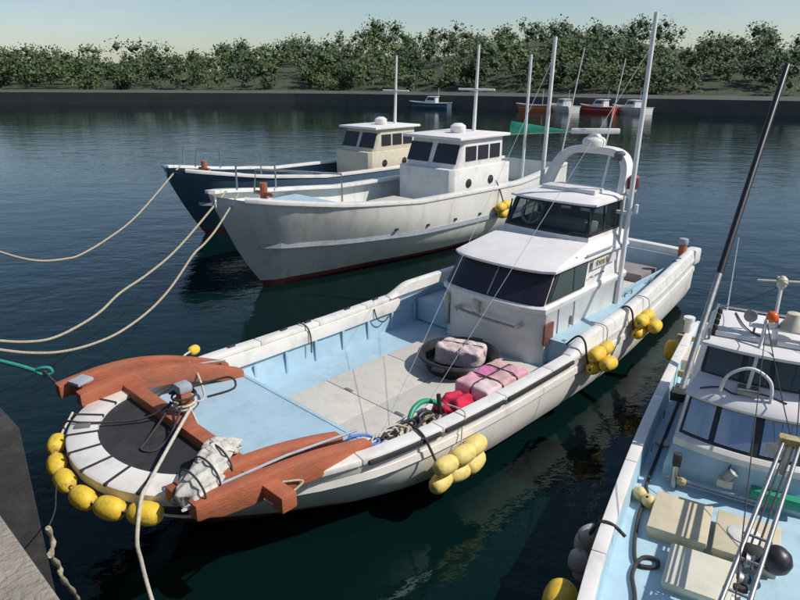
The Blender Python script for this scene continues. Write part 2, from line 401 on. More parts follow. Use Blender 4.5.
MB().tube(smooth_path([(5.9 - U0, wg1(5.9) + .04, zg1(5.9) - .1), (5.92 - U0, wg1(5.9) + .02, zg1(5.9) + .055), (5.95 - U0, wg1(5.9) - .17, zg1(5.9) + .05), (6.0 - U0, wg1(5.9) - .21, zg1(5.9) - .12), (5.98 - U0, wg1(5.9) - .24, .62)], 5), .012, 6).build('gunwale_cord', 'rope_dark', boat, smooth=60)
MB().tube(smooth_path([(7.5 - U0, wg1(7.5) - .2, .95), (7.55 - U0, wg1(7.5) - .23, .75), (7.7 - U0, wg1(7.5) - .24, .66), (7.85 - U0, wg1(7.5) - .22, .72)], 5), .012, 6).build('gunwale_cord', 'rope_dark', boat, smooth=60)
# transom bulwark and stern bits
p = [(14.2 - U0, v, 1.14) for v in (-1.36, -.7, 0, .7, 1.36)]
MB().loft([[(14.32 - U0 + .10 * (1 - (v / 1.36) ** 2), v, .4), (14.34 - U0 + .10 * (1 - (v / 1.36) ** 2), v, 1.27), (14.12 - U0 + .10 * (1 - (v / 1.36) ** 2), v, 1.27), (14.12 - U0 + .10 * (1 - (v / 1.36) ** 2), v, .4)] for v in [-1.37 + k * 2.74 / 12 for k in range(13)]]).build('transom', 'gelcoat', boat, bevel=.025)
MB().box((14.10 - U0, 0, .77), (.03, 2.5, .74)).build('transom_lining', 'deck_blue', boat)
MB().box((14.28 - U0, -1.32, 1.16), (.34, .26, .34)).build('stern_corner', 'gelcoat', boat, bevel=.06)
st = MB().lathe([(.075, 0), (.085, .05), (.085, .24), (.08, .26)], 14, Matrix.Translation((13.95 - U0, -1.2, 1.2))).build('stern_post', 'brown_paint', boat, smooth=40)
MB().lathe([(.095, 0), (.1, .02), (.1, .1), (.09, .12)], 14, Matrix.Translation((13.95 - U0, -1.2, 1.462))).build('post_cap', 'grey_paint', st, smooth=40)
for u in (13.1, 13.35):
    MB().lathe([(.05, 0), (.05, .03), (.02, .05)], 10, Matrix.Translation((u - U0, -1.38, 1.26))).build('deck_eye', 'rubber', boat, smooth=40)

# decks
def deck_poly(a, b, inset, n=20, z=None):
    r = [(u - U0, min(wg1(u) - inset, halfw(u, z) - .03 if z is not None else 9)) for u in [lerp(a, b, k / n) for k in range(n + 1)]]
    return r + [(x, -y) for x, y in reversed(r)]
MB().prism(deck_poly(4.30, 14.15, .15, 20, .34), .34, .40).build('main_deck', 'deck_blue', boat)
fd = MB().prism(deck_poly(2.90, 4.34, .10, 10, .92), .92, 1.0).build('foredeck', 'deck_blue', boat)
MB().loft([[(x - U0, v, z) for v, z in ((-1.0, .41), (1.0, .41), (1.45, .99), (-1.45, .99))] for x in (4.345, 4.375)]).build('foredeck_bulkhead', 'deck_blue', boat)
MB().prism([(4.30 - U0, -1.42), (4.345 - U0, -1.42), (4.345 - U0, 1.42), (4.30 - U0, 1.42)], 1.0, 1.008).build('foredeck_edge', 'deck_blue', boat, bevel=.004)
for (ua, ub) in ((4.40, 5.70), (5.70, 7.05), (7.05, 8.36)):
    for (va, vb) in ((-1.30, -.15), (-.15, 1.0)):
        MB().box(((ua + ub) / 2 - U0, (va + vb) / 2, .43), (ub - ua - .014, vb - va - .014, .05)).build('deck_board', 'cream_board', boat, bevel=.008)
MB().box((5.73 - U0, -.55, .462), (.05, .16, .012)).build('board_handle', 'steel_dull', boat, bevel=.004)
MB().box((5.73 - U0, .5, .462), (.05, .16, .012)).build('board_handle', 'steel_dull', boat, bevel=.004)
# trough along the near bulwark
MB().box((5.2 - U0, -1.13, .64), (1.6, .035, .40)).build('trough_board', 'gelcoat', boat, bevel=.01)

# bow platform: white ring, black mat, straps
ell = lambda a, ru, rv: (2.88 - ru * math.cos(a), rv * math.sin(a))
N = 40; outer, inner = [], []
for k in range(N + 1):
    a = lerp(-R(90), R(90), k / N)
    outer.append(ell(a, 1.17, 1.42)); inner.append(ell(a, .86, 1.10))
m = MB(); rings = []
for (x, y), (xi, yi) in zip(outer, inner):
    rings.append([(x - U0, y, 1.20), (x - U0, y, 1.31), (lerp(x, xi, .08) - U0, lerp(y, yi, .08), 1.33), (xi - U0, yi, 1.33), (xi - U0, yi, 1.20)])
m.loft(rings).build('bow_ring', 'gelcoat', boat, smooth=40)
mm = [(x - U0, y) for x, y in inner]
MB().prism(mm, 1.18, 1.285).build('rubber_mat', 'rubber_mat', boat)
for a in (-72, -52, -36, -20, -4, 12, 28, 48, 66):
    aa = R(a); (x, y), (xi, yi) = ell(aa, 1.185, 1.435), ell(aa, .85, 1.09)
    MB().sweep([(lerp(xi, x, t) - U0, lerp(yi, y, t), 1.33) for t in (0, .5, .94, 1)], [(-.014, -.02), (.014, -.02), (.014, .010), (-.014, .010)]).build('ring_strap', 'rubber', boat)
MB().sweep([(x - U0, y, 1.17) for x, y in [ell(R(-88 + k * 4.4), 1.185, 1.435) for k in range(41)]], [(-.03, -.04), (.02, -.04), (.02, .03), (-.03, .03)]).build('rubber_strip', 'rubber', boat, smooth=40)
# cross beam, bitt
MB().box((2.82 - U0, -.15, 1.31), (.17, 3.60, .17)).build('cross_beam', 'brown_paint', boat, bevel=.02)
bt = MB().box((2.95 - U0, .12, 1.45), (.13, .13, .42)).build('bitt', 'brown_paint', boat, bevel=.015)
MB().box((2.95 - U0, .12, 1.69), (.16, .16, .10)).build('bitt_cap', 'grey_paint', bt, bevel=.03)
# four curved timbers, in two pairs over the bow shoulders
def timber(side, off, ua, ub, va, vb, za, zb_, dep, mat_='brown_paint'):
    rings = []; n = 18
    for k in range(n + 1):
        t = k / n; u = lerp(ua, ub, t); v = side * (lerp(va, vb, t) + .13 * math.sin(math.pi * t) - off)
        top = lerp(za, zb_, t) + .16 * math.sin(math.pi * min(1, t * 1.0)) ; d = dep * (.62 + .38 * math.sin(math.pi * (t * .8 + .15)))
        if t < .06: d *= .8
        th = .078
        rings.append([(u - U0, v - th, top - d), (u - U0, v + th, top - d), (u - U0, v + th, top), (u - U0, v - th, top)])
    return MB().loft(rings).build('bow_timber', 'brown_paint', boat, bevel=.032)
timber(-1, 0, 2.12, 4.25, 1.47, 1.48, 1.44, 1.12, .27)
timber(-1, .34, 2.08, 4.12, 1.47, 1.48, 1.44, 1.12, .25)
timber(1, 0, 2.12, 4.28, 1.62, 1.45, 1.50, 1.12, .27)
timber(1, .36, 2.22, 4.32, 1.62, 1.50, 1.48, 1.10, .27)
MB().box((2.34 - U0, 1.45, 1.53), (.22, .2, .05), .3).build('timber_bracket', 'grey_paint', boat, bevel=.02)
for s in (1, -1):
    MB().tube([(2.35 - U0, s * 1.38, 1.42), (3.2 - U0, s * 1.40, 1.38), (4.2 - U0, s * 1.34, 1.20)], .016, 8).build('timber_rod', 'grey_paint', boat, smooth=60)
MB().lathe([(.05, 0), (.055, .01), (.03, .05), (.0, .05)], 12, Matrix.Translation((3.4 - U0, .9, 1.0))).build('deck_fitting', 'steel_dull', boat, smooth=40)
MB().box((2.32 - U0, -.93, 1.345), (.22, .1, .03), .8).build('bow_cleat', 'steel_dull', boat, bevel=.01)
MB().box((2.05 - U0, .72, 1.345), (.16, .08, .03), -.6).build('bow_cleat', 'steel_dull', boat, bevel=.01)

# ---------------------------------------------------------------- cabin
cab_before = set(boat.children)
def front(u0, w, bow, corner, n=13, back=None):
    """plan half-polygon of a house: curved front from +w to -w"""
    pts = []
    for k in range(n):
        a = -1 + 2 * k / (n - 1); y = -a * w
        x = u0 + bow * (a * a) + corner * abs(a) ** 8
        pts.append((x - U0, y))
    return pts
lower = thing('x', None, None); bpy.data.objects.remove(lower)
def house_rings(spec, back):
    rings = []
    for (z, u0, w, bow, corner) in spec:
        f = front(u0, w, bow, corner); rings.append([(x, y, z) for x, y in f] + [(back - U0, -w, z), (back - U0, w, z)])
    return rings
cb = MB().loft(house_rings([(.38, 8.42, 1.02, .10, .08), (1.28, 8.42, 1.02, .10, .08), (1.32, 8.34, 1.05, .10, .08), (1.40, 8.32, 1.06, .10, .08), (1.44, 8.36, 1.02, .10, .08)], 11.38)).build('lower_cabin', 'gelcoat', boat, smooth=40)
MB().loft(house_rings([(1.43, 8.36, .99, .10, .08), (1.93, 8.74, .93, .10, .08)], 11.34)).build('lower_cabin_walls', 'gelcoat', boat, smooth=40)
# lower windscreen: two tinted panes that wrap to the sides
def pane(zs, us_, ws, bow, corner, a0, a1, name, m, off=.012, n=8, parent=boat, th=.012):
    rings = []
    for k in range(n + 1):
        a = lerp(a0, a1, k / n); col = []
        for o in (off, off + th):
            for z, u0, w in zip(zs, us_, ws):
                x = u0 + bow * a * a + corner * abs(a) ** 8 - o; y = -a * (w + o)
                col.append((x - U0, y, z))
        rings.append([col[0], col[1], col[3], col[2]])
    return MB().loft(rings).build(name, m, parent, smooth=30)
zs = (1.55, 1.90)
def ws_at(z): t = (z - 1.43) / .50; return lerp(8.36, 8.74, t), lerp(.99, .93, t)
za, zc = 1.465, 1.905
fr = pane((za - .02, zc + .02), (ws_at(za - .02)[0], ws_at(zc + .02)[0]), (ws_at(za - .02)[1], ws_at(zc + .02)[1]), .10, .08, -1, 1, 'windscreen_frame', 'frame_dark', .004, 20)
for a0, a1 in ((-.97, .0), (.04, .985)):
    pane((za, zc), (ws_at(za)[0], ws_at(zc)[0]), (ws_at(za)[1], ws_at(zc)[1]), .10, .08, a0, a1, 'windscreen', 'glass_tint', .018, 12)
MB().tube([(ws_at(za)[0] - .035 - U0, -.02, za), (ws_at(zc)[0] - .035 - U0, -.02, zc)], .014, 6).build('window_bar', 'steel', boat)
# side windows of lower cabin
for s in (-1, 1):
    fr = MB().quad((8.60 - U0, s * 1.0, 1.47), (9.80 - U0, s * 1.0, 1.47), (9.98 - U0, s * .945, 1.9), (8.94 - U0, s * .945, 1.9), -.02 * s).build('side_window_frame', 'frame_dark', boat)
    MB().quad((8.68 - U0, s * 1.022, 1.50), (9.76 - U0, s * 1.022, 1.50), (9.92 - U0, s * .97, 1.88), (9.0 - U0, s * .97, 1.88), -.008 * s).build('side_window', 'glass_side', fr)
    MB().quad((9.38 - U0, s * 1.032, 1.50), (9.41 - U0, s * 1.032, 1.50), (9.50 - U0, s * .979, 1.88), (9.47 - U0, s * .979, 1.88), -.006 * s).build('window_bar', 'frame_dark', fr)
# lower roof: thin overhanging lip, rising to the upper house
MB().loft(house_rings([(1.90, 8.70, .98, .12, .08), (1.925, 8.56, 1.02, .13, .10), (1.965, 8.56, 1.02, .13, .10), (2.0, 8.64, .99, .13, .12), (2.12, 9.4, .93, .12, .1), (2.19, 9.95, .88, .1, .1)], 11.42)).build('lower_roof', 'roof_white', boat, smooth=32)
MB().sweep([(x + .25, y, 2.045) for x, y in front(8.9, .98, .18, .2)], [(-.008, -.01), (.008, -.01), (.008, .012), (-.008, .012)]).build('roof_seam', 'grey_paint', boat)
# upper wheelhouse: sill, pillars, glass, roof
UB, UT, ZB_, ZT = 10.0, 10.26, 2.26, 2.76
MB().loft(house_rings([(2.15, 9.96, .88, .05, .04), (2.26, 9.98, .87, .05, .04)], 11.36)).build('upper_sill', 'gelcoat', boat, smooth=40)
def up(a, z, o=0):
    t = (z - 2.26) / .5; u0 = lerp(UB, UT, t); w = lerp(.86, .80, t)
    return (u0 + .05 * a * a + .03 * abs(a) ** 8 - o - U0, -a * (w + o), z)
def strip(a0, a1, z0, z1, o0, o1, name, m, parent=boat, n=6):
    rings = [[up(lerp(a0, a1, k / n), z0, o0), up(lerp(a0, a1, k / n), z1, o0), up(lerp(a0, a1, k / n), z1, o1), up(lerp(a0, a1, k / n), z0, o1)] for k in range(n + 1)]
    return MB().loft(rings).build(name, m, parent, smooth=30)
for a0, a1 in ((-1, -.93), (-.17, -.11), (.93, 1)): strip(a0, a1, 2.26, 2.76, -.03, .012, 'window_pillar', 'frame_dark')
for z0, z1 in ((2.26, 2.295), (2.725, 2.76)): strip(-1, 1, z0, z1, -.03, .010, 'window_rail', 'frame_dark', n=16)
for a0, a1 in ((-.93, -.17), (-.11, .93)): strip(a0, a1, 2.295, 2.725, -.01, .0, 'windscreen', 'glass_clear')
for s in (-1, 1):
    yb, yt = s * .86, s * .80
    def sq(ua, ub, z0, z1, d0, th, name, m):
        f = lambda z: lerp(yb, yt, (z - 2.26) / .5) + s * d0
        return MB().quad((ua - U0, f(z0), z0), (ub - U0, f(z0), z0), (ub - U0 + 0, f(z1), z1), (ua + .08 - U0, f(z1), z1), -th * s).build(name, m, boat)
    sq(10.12, 11.36, 2.26, 2.30, -.02, .034, 'window_rail', 'frame_dark'); sq(10.34, 11.36, 2.72, 2.76, -.02, .034, 'window_rail', 'frame_dark')
    for ua, ub in ((10.1, 10.17), (10.64, 10.69), (11.2, 11.36)): sq(ua, ub, 2.30, 2.72, -.02, .03, 'window_pillar', 'frame_dark')
    for ua, ub in ((10.17, 10.64), (10.69, 11.2)): sq(ua, ub, 2.30, 2.72, -.005, .008, 'side_window', 'glass_clear')
MB().box((11.36 - U0, 0, 2.33), (.05, 1.62, .2)).box((11.36 - U0, -.68, 2.59), (.05, .26, .33)).box((11.36 - U0, .1, 2.59), (.05, .2, .33)).box((11.36 - U0, .7, 2.59), (.05, .22, .33)).build('rear_bulkhead', 'interior_pale', boat)
MB().box((10.75 - U0, 0, 2.255), (1.1, 1.6, .03)).build('wheelhouse_floor', 'interior', boat)
MB().box((10.5 - U0, -.1, 2.36), (.3, 1.3, .18)).build('console', 'interior_pale', boat, bevel=.03)
tor = [(math.cos(a) * .215, math.sin(a) * .215, 0) for a in [2 * math.pi * k / 28 for k in range(28)]]
Mw = Matrix.Translation((10.33 - U0, .44, 2.50)) @ Matrix.Rotation(R(-62), 4, 'Y')
MB().tube(tor, .028, 8, closed=True).xf(Mw).build('steering_wheel', 'white_metal', boat, smooth=60)
MB().tube([(-.18, 0, 0), (.18, 0, 0)], .014, 6).tube([(0, -.18, 0), (0, .0, 0)], .014, 6).xf(Mw).build('wheel_spokes', 'white_metal', boat)
MB().box((10.95 - U0, .42, 2.5), (.1, .42, .42)).build('helm_seat', 'interior_pale', boat, bevel=.04)
MB().loft(house_rings([(2.755, 10.24, .84, .05, .04), (2.775, 10.15, .88, .05, .05), (2.81, 10.15, .88, .05, .05), (2.86, 10.3, .80, .06, .05), (2.895, 10.6, .58, .1, .1)], 11.55)).build('upper_roof', 'roof_white', boat, smooth=32)
MB().box((10.85 - U0, -.05, 2.93), (.35, 1.1, .08)).build('roof_box', 'gelcoat', boat, bevel=.02)
# arch
ar = []
for k in range(33):
    t = k / 32
    a = lerp(-math.pi / 2, math.pi / 2, t); ss = math.sin(a); v = .80 * abs(ss) ** .55 * (1 if ss > 0 else -1); c = max(0, math.cos(a)) ** .42
    ar.append((11.38 + .38 * c - U0, v * (1 - .14 * c), 2.86 + .70 * c))
rings = []
for i, p_ in enumerate(ar):
    q = Vector(ar[min(i + 1, 32)]) - Vector(ar[max(i - 1, 0)]); q.normalize(); nrm = Vector((1, 0, 0)).cross(q).normalized(); P_ = Vector(p_)
    rings.append([P_ + nrm * a + Vector((b, 0, 0)) for a, b in ((-.07, -.13), (.07, -.13), (.07, .14), (-.07, .14))])
arch = MB().loft(rings).build('radar_arch', 'gelcoat', boat, bevel=.02)
MB().tube([(11.7 - U0, -.32, 3.50), (11.5 - U0, -.32, 2.88)], .025, 8).build('arch_brace', 'white_metal', arch)
rd = MB().lathe([(.18, 0), (.22, .04), (.225, .14), (.19, .19), (.13, .22), (.10, .27), (.0, .27)], 22, Matrix.Translation((11.74 - U0, .05, 3.58))).build('radar_base', 'gelcoat', boat, smooth=40)
MB().box((0, 0, 0), (.92, .09, .10), 0).xf(Matrix.Translation((11.74 - U0, .05, 3.90)) @ Matrix.Rotation(-TH1 + R(-4), 4, 'Z')).build('radar_scanner', 'white_metal', boat, bevel=.025)
MB().lathe([(.06, 0), (.1, .02), (.1, .14), (.06, .18)], 12, Matrix.Translation((11.62 - U0, -.55, 3.4)) ).build('arch_lamp', 'interior', boat, smooth=40)
MB().lathe([(.09, 0), (.1, .02), (.1, .2), (.06, .24)], 12, Matrix.Translation((11.5 - U0, -.93, 2.95))).build('side_lamp', 'red_board', boat, smooth=40)
MB().box((11.45 - U0, -.9, 2.92), (.2, .16, .05)).build('lamp_bracket', 'white_metal', boat)
# masts
def pole(name, a, b, r0, r1, m='white_metal', parent=boat):
    return MB().tube([Vector(a), Vector(a).lerp(Vector(b), .5), Vector(b)], [r0, (r0 + r1) / 2, r1], 10).build(name, m, parent, smooth=60)
pole('mast', (11.05 - U0, -1.14, .40), (11.30 - U0, -1.12, 5.9), .05, .036)
pole('mast', (11.50 - U0, .98, .40), (11.60 - U0, .92, 5.6), .05, .038)
pole('mast_brace', (10.98 - U0, -1.06, .9), (11.18 - U0, -1.0, 2.85), .025, .025)
pole('whip_antenna', (11.55 - U0, .62, 3.5), (11.95 - U0, .55, 5.4), .012, .008)
pole('whip_antenna', (11.7 - U0, -.2, 3.6), (11.95 - U0, -.3, 5.2), .012, .008)
MB().box((11.1 - U0, -1.10, .98), (.1, .14, .3)).build('mast_bracket', 'steel_dull', boat, bevel=.02)
MB().box((11.18 - U0, -1.02, 2.55), (.07, .3, .06)).build('mast_bracket', 'white_metal', boat, bevel=.01)
MB().lathe([(.035, 0), (.035, .16), (.02, .17)], 8, Matrix.Translation((11.2 - U0, -1.24, 2.56))).build('mast_knob', 'white_metal', boat)
# fittings on cabin front and sides
MB().tube([(8.31 - U0, .62, 1.08), (8.28 - U0, .0, 1.06), (8.33 - U0, -.66, 1.04)], .022, 8).build('grab_rail', 'steel_dull', boat, smooth=60)
for v in (.62, -.66): MB().box((8.38 - U0, v, 1.06), (.16, .07, .07)).build('rail_bracket', 'horn_beige', boat, bevel=.01)
MB().lathe([(.07, 0), (.07, .12), (.05, .16), (.0, .16)], 12, Matrix.Translation((8.36 - U0, .22, 1.16)) ).build('vent_cowl', 'horn_beige', boat, smooth=40)
MB().box((8.37 - U0, .22, 1.12), (.1, .1, .16)).build('vent_base', 'gelcoat', boat, bevel=.015)
MB().lathe([(.05, 0), (.06, .02), (.06, .16), (.03, .2)], 10, Matrix.Translation((8.52 - U0, .98, 1.02))).build('deck_lamp', 'horn_beige', boat, smooth=40)
MB().box((8.54 - U0, .98, .86), (.08, .1, .5)).build('corner_bracket', 'steel_dull', boat, bevel=.01)
rb = MB().box((8.66 - U0, -1.045, .95), (.28, .035, .36)).build('red_board', 'red_board', boat, bevel=.01)
MB().lathe([(.045, 0), (.05, .16), (.085, .18), (.085, .24), (.05, .24)], 14, Matrix.Translation((8.8 - U0, -1.06, .78)) @ Matrix.Rotation(R(90), 4, 'X')).build('exhaust_pipe', 'steel_dull', boat, smooth=40)
for u in (8.98, 9.5):
    MB().box((u - U0, -1.03, .93), (.016, .012, .92)).build('door_seam', 'grey_paint', boat)
MB().box((9.40 - U0, -1.045, .98), (.05, .05, .16)).build('door_handle', 'steel_dull', boat, bevel=.01)
MB().box((10.25 - U0, -1.035, 2.03), (.95, .03, .025), 0, R(0)).build('gutter_rail', 'grey_paint', boat)
pn = MB().quad((10.04 - U0, -1.0, 1.72), (10.95 - U0, -1.0, 1.72), (10.95 - U0, -.985, 1.87), (10.10 - U0, -.985, 1.87), .014).build('name_panel', 'name_panel', boat)
rng = random.Random(5)
for k in range(4):
    m = MB(); cx = 10.22 + k * .125
    for q in range(6):
        if q % 2: m.box((cx + rng.uniform(-.035, .035) - U0, -1.012, 1.80 + rng.uniform(-.02, .02)), (.012, .012, .085))
        else: m.box((cx - U0, -1.013, 1.765 + q * .016), (.085, .012, .012))
    m.build('name_character', 'name_gold', pn)
for k in range(9):
    if k == 2: continue
    m = MB(); cx = 9.98 + k * .062
    m.box((cx - U0, -1.018, 1.60), (.035, .01, .01)).box((cx + .012 - U0, -1.019, 1.60), (.009, .01, .035))
    m.build('letter', 'ink', boat)
for o_ in set(boat.children) - cab_before:
    if 'mast' not in o_.name: o_.location.y -= .07
# stern deck
MB().box((13.45 - U0, -.30, .63), (.8, .9, .46)).build('stern_hatch', 'stern_panel', boat, bevel=.02)
MB().box((12.4 - U0, -.35, .55), (1.1, 1.1, .30)).build('stern_board', 'cream_board', boat, bevel=.01)
MB().box((12.6 - U0, -.985, .88), (2.5, .05, .12)).build('stern_coaming', 'deck_blue', boat, bevel=.01)
for s in (1, -1):
    r_ = [(u - U0, wg1(u) - .17) for u in [lerp(8.7, 14.0, k / 16) for k in range(17)]]
    MB().prism([(x, s * y) for x, y in r_] + [(14.0 - U0, s * .98), (8.7 - U0, s * .98)], .42, .85).build('side_deck', 'deck_blue', boat)
for u in (11.5, 12.6):
    MB().tube([(u - U0, -1.1, .85), (u - U0, -1.1, .93), (u + .3 - U0, -1.1, .93), (u + .3 - U0, -1.1, .85)], .014, 6).build('grab_handle', 'steel_dull', boat)
# stay wires from the deck to the masts
for a, b in (((4.75, -1.0, .46), (11.58, .93, 5.2)), ((5.3, -1.25, .8), (11.30, -1.12, 5.4)), ((3.55, 1.2, 1.0), (3.6, 1.75, 1.2))):
    MB().tube([(a[0] - U0, a[1], a[2]), (b[0] - U0, b[1], b[2])], .0035, 5).build('stay_wire', 'grey_paint', boat)

# ================================================================== things on and around the main boat
def rope(name, path, r, m, label, cat='rope', group=None, n=7):
    o = MB().tube(path, r, n).build(name, m, smooth=60); return tag(o, label, cat, group)

FLOAT_PROF = [(.028, -.17), (.05, -.172), (.085, -.155), (.118, -.11), (.13, -.05), (.132, 0), (.13, .05), (.118, .11), (.085, .155), (.05, .172), (.028, .17), (.026, .1), (.026, -.1)]
float_mesh = {}
def net_float(pos, axis, size, m, label, group, seed=0, name='net_float', stretch=1.0):
    key = m
    if key not in float_mesh:
        o = MB().lathe(FLOAT_PROF + FLOAT_PROF[:1], 20).build(name, m, smooth=50); float_mesh[key] = o.data
    else:
        o = bpy.data.objects.new(name, float_mesh[key]); sc.collection.objects.link(o)
    o.location = pos; rr = random.Random(seed)
    q = Vector(axis).to_track_quat('Z', 'Y') @ Matrix.Rotation(rr.uniform(0, 6), 3, 'Z').to_quaternion()
    o.rotation_mode = 'QUATERNION'; o.rotation_quaternion = q; o.scale = (size, size, size * stretch)
    return tag(o, label, 'float', group)

# string of floats round the bow, hung from the ring
G = 'yellow floats strung round the bow'
bowf = []
for i, a in enumerate((31, 16.5, 3, -11, -25.5, -40.5)):
    aa = R(a); x, y = ell(aa, 1.17 + .11, 1.42 + .11)
    dx, dy = 1.17 * math.sin(aa), 1.42 * math.cos(aa); ax_ = (A1 * dx + N1 * dy).normalized()
    z = (1.2, 1.17, 1.18, 1.16, 1.18, 1.2)[i]; bowf.append((W1(x, y, z), ax_))
    net_float(W1(x, y, z), ax_, (.76, .78, .78, .80, .82, .84)[i], 'float_yellow', 'oval yellow bow float, %s on the string counting from the far brown timbers' % ('first', 'second', 'third', 'fourth', 'fifth', 'sixth')[i], G, i, stretch=1.12)
rope('float_line', smooth_path([W1(*ell(R(52), 1.25, 1.5), 1.3)] + [p for p, _ in bowf] + [W1(*ell(R(-60), 1.25, 1.5), 1.15), W1(*ell(R(-66), 1.17, 1.42), 1.345)], 6), .014, 'rope_white', 'thin white line threaded through the yellow bow floats')
for i, (c, rows, lab) in enumerate((((4.86, .52), [(0, 0, 0), (.29, 0, 0), (.56, -.01, .02), (.04, -.03, .22), (.33, -.03, .23), (.60, .02, .21)], 'on the hull beside the red bag'),
                                    ((8.32, .80), [(0, 0, 0), (.29, 0, .01), (.03, .0, .20), (.32, .0, .21), (.02, -.2, .12)], 'on the hull beside the cabin door'),
                                    ((10.0, .84), [(0, 0, 0), (.29, 0, .02), (.03, .0, .20), (.32, .0, .21), (.15, -.2, .12)], 'on the hull beside the cabin mast'))):
    u0, z0 = c; G = 'yellow floats bundled %s' % lab
    sz = (.9, .84, .84)[i]
    for k, (du, dv, dz) in enumerate(rows):
        u = u0 + du; v = -(wg1(u) + .17 - dv)
        ax_ = (A1 + N1 * random.Random(k + i * 9).uniform(-.15, .15) + Vector((0, 0, random.Random(k + 3 * i).uniform(-.12, .12)))).normalized()
        net_float(W1(u, v, z0 + dz), ax_, sz * (.92 + .1 * ((k * 7) % 3) / 2), 'float_pale' if i == 0 else 'float_yellow', '%s yellow float of the bundle tied %s' % ((['lower fore', 'lower middle', 'lower aft', 'upper fore', 'upper middle', 'upper aft'] if i == 0 else ['lower fore', 'lower aft', 'upper fore', 'upper aft', 'outermost'])[k], lab), G, k + 10 * i, stretch=1.15)
    u = u0 - .15
    rope('float_lashing', smooth_path([W1(u + .1, -(wg1(u) - .3), zg1(u) + .05), W1(u + .05, -(wg1(u) - .1), zg1(u) + .06 + (.2 if i else 0)), W1(u, -(wg1(u) + .05), zg1(u) + .04 + (.17 if i else 0)), W1(u + .05, -(wg1(u) + .1), zg1(u) - .12), W1(u + .15, -(wg1(u) + .18), z0 + .12)], 6), .016, 'rope_dark', 'dark rope holding floats ' + lab)
    rope('float_lashing', smooth_path([W1(u0 + .6, -(wg1(u0) - .25), zg1(u0) + .06 + (.19 if i else 0)), W1(u0 + .6, -(wg1(u0) + .02), zg1(u0) + .06 + (.16 if i else 0)), W1(u0 + .5, -(wg1(u0) + .07), zg1(u0) - .1), W1(u0 + .4, -(wg1(u0) + .14), z0 + .25)], 6), .010, 'rope_white', 'thin pale line holding floats ' + lab)
net_float(W1(4.05, 1.92, 1.22), (A1 + N1 * .4), .55, 'float_yellow', 'single yellow float on the gunwale behind the far brown timbers', None, 77)

# black tub and the bundle in it
tub = thing('tub', 'wide shallow black plastic tub on the cream deck in front of the cabin', 'tub', W1(7.52, -.17, .456), TH1)
MB().lathe([(.0, .0), (.52, .0), (.60, .20), (.635, .22), (.65, .205), (.665, .225), (.64, .25), (.585, .245), (.50, .04), (.0, .03)], 40).build('tub_body', 'black_plastic', tub, smooth=40)
for a in (0.2, 0.2 + math.pi):
    MB().box((math.cos(a) * .68, math.sin(a) * .68, .215), (.1, .2, .04), a).build('tub_handle', 'black_plastic', tub, bevel=.012)
def soft_box(dims, name, m, parent, loc, rz, seed, amp=.03, n=7, ridge=.0, p_=5.0):
    rr = random.Random(seed); d = Vector(dims); vs = []; idx = {}; fs = []
    ph = [rr.uniform(0, 6) for _ in range(6)]
    def pt(i, j, k):
        if (i, j, k) in idx: return idx[(i, j, k)]
        x, y, z = (2 * i / n - 1, 2 * j / n - 1, 2 * k / n - 1)
        L = (abs(x) ** p_ + abs(y) ** p_ + abs(z) ** p_) ** (1 / p_); mm_ = max(abs(x), abs(y), abs(z)); f = mm_ / L
        q = Vector((x * f * d.x / 2, y * f * d.y / 2, z * f * d.z / 2))
        w_ = amp * (math.sin(q.x * 17 + ph[0]) * math.sin(q.y * 15 + ph[1]) + .6 * math.sin(q.x * 31 + q.y * 23 + ph[2]))
        if ridge:
            k1 = q.x * math.cos(ph[5]) + q.y * math.sin(ph[5]); k2 = q.y * math.cos(ph[5] * .7) - q.x * math.sin(ph[5] * .7)
            w_ += ridge * (1 - 2 * abs(math.sin(k1 * 13 + 1.5 * math.sin(k2 * 9 + ph[0]) + ph[1]))) + ridge * .6 * (1 - 2 * abs(math.sin(k2 * 19 + 1.2 * math.sin(k1 * 14) + ph[2])))
        q.z += w_ * (z + 1) / 2; q.x += amp * .5 * math.sin(q.z * 20 + q.y * 14 + ph[3]); q.y += amp * .5 * math.sin(q.z * 18 + q.x * 12 + ph[4])
        idx[(i, j, k)] = len(vs); vs.append(q); return idx[(i, j, k)]
    for a in range(n):
        for b in range(n):
            for s in (0, n):
                fs.append((pt(a, b, s), pt(a + 1, b, s), pt(a + 1, b + 1, s), pt(a, b + 1, s)))
                fs.append((pt(a, s, b), pt(a + 1, s, b), pt(a + 1, s, b + 1), pt(a, s, b + 1)))
                fs.append((pt(s, a, b), pt(s, a + 1, b), pt(s, a + 1, b + 1), pt(s, a, b + 1)))
    o = MB().add(vs, fs).build(name, m, parent, smooth=70)
    o.location = loc; o.rotation_euler = (0, 0, rz); return o
bn = soft_box((.78, .50, .32), 'net_bundle', 'net_bundle', None, W1(7.62, -.14, .645), TH1 - R(70), 3, .016, 16, .012, 7.0)
tag(bn, 'pale pink-grey wrapped bundle lying in the black tub', 'bundle')
MB().tube([(.05, -.27, .0), (.05, -.24, .165), (.05, .24, .165), (.05, .27, .0)], .008, 6).build('tie_cord', 'rope_dark', bn)
MB().tube([(-.41, .03, .0), (-.36, .03, .165), (.36, .02, .165), (.41, .02, .0)], .008, 6).build('tie_cord', 'rope_dark', bn)

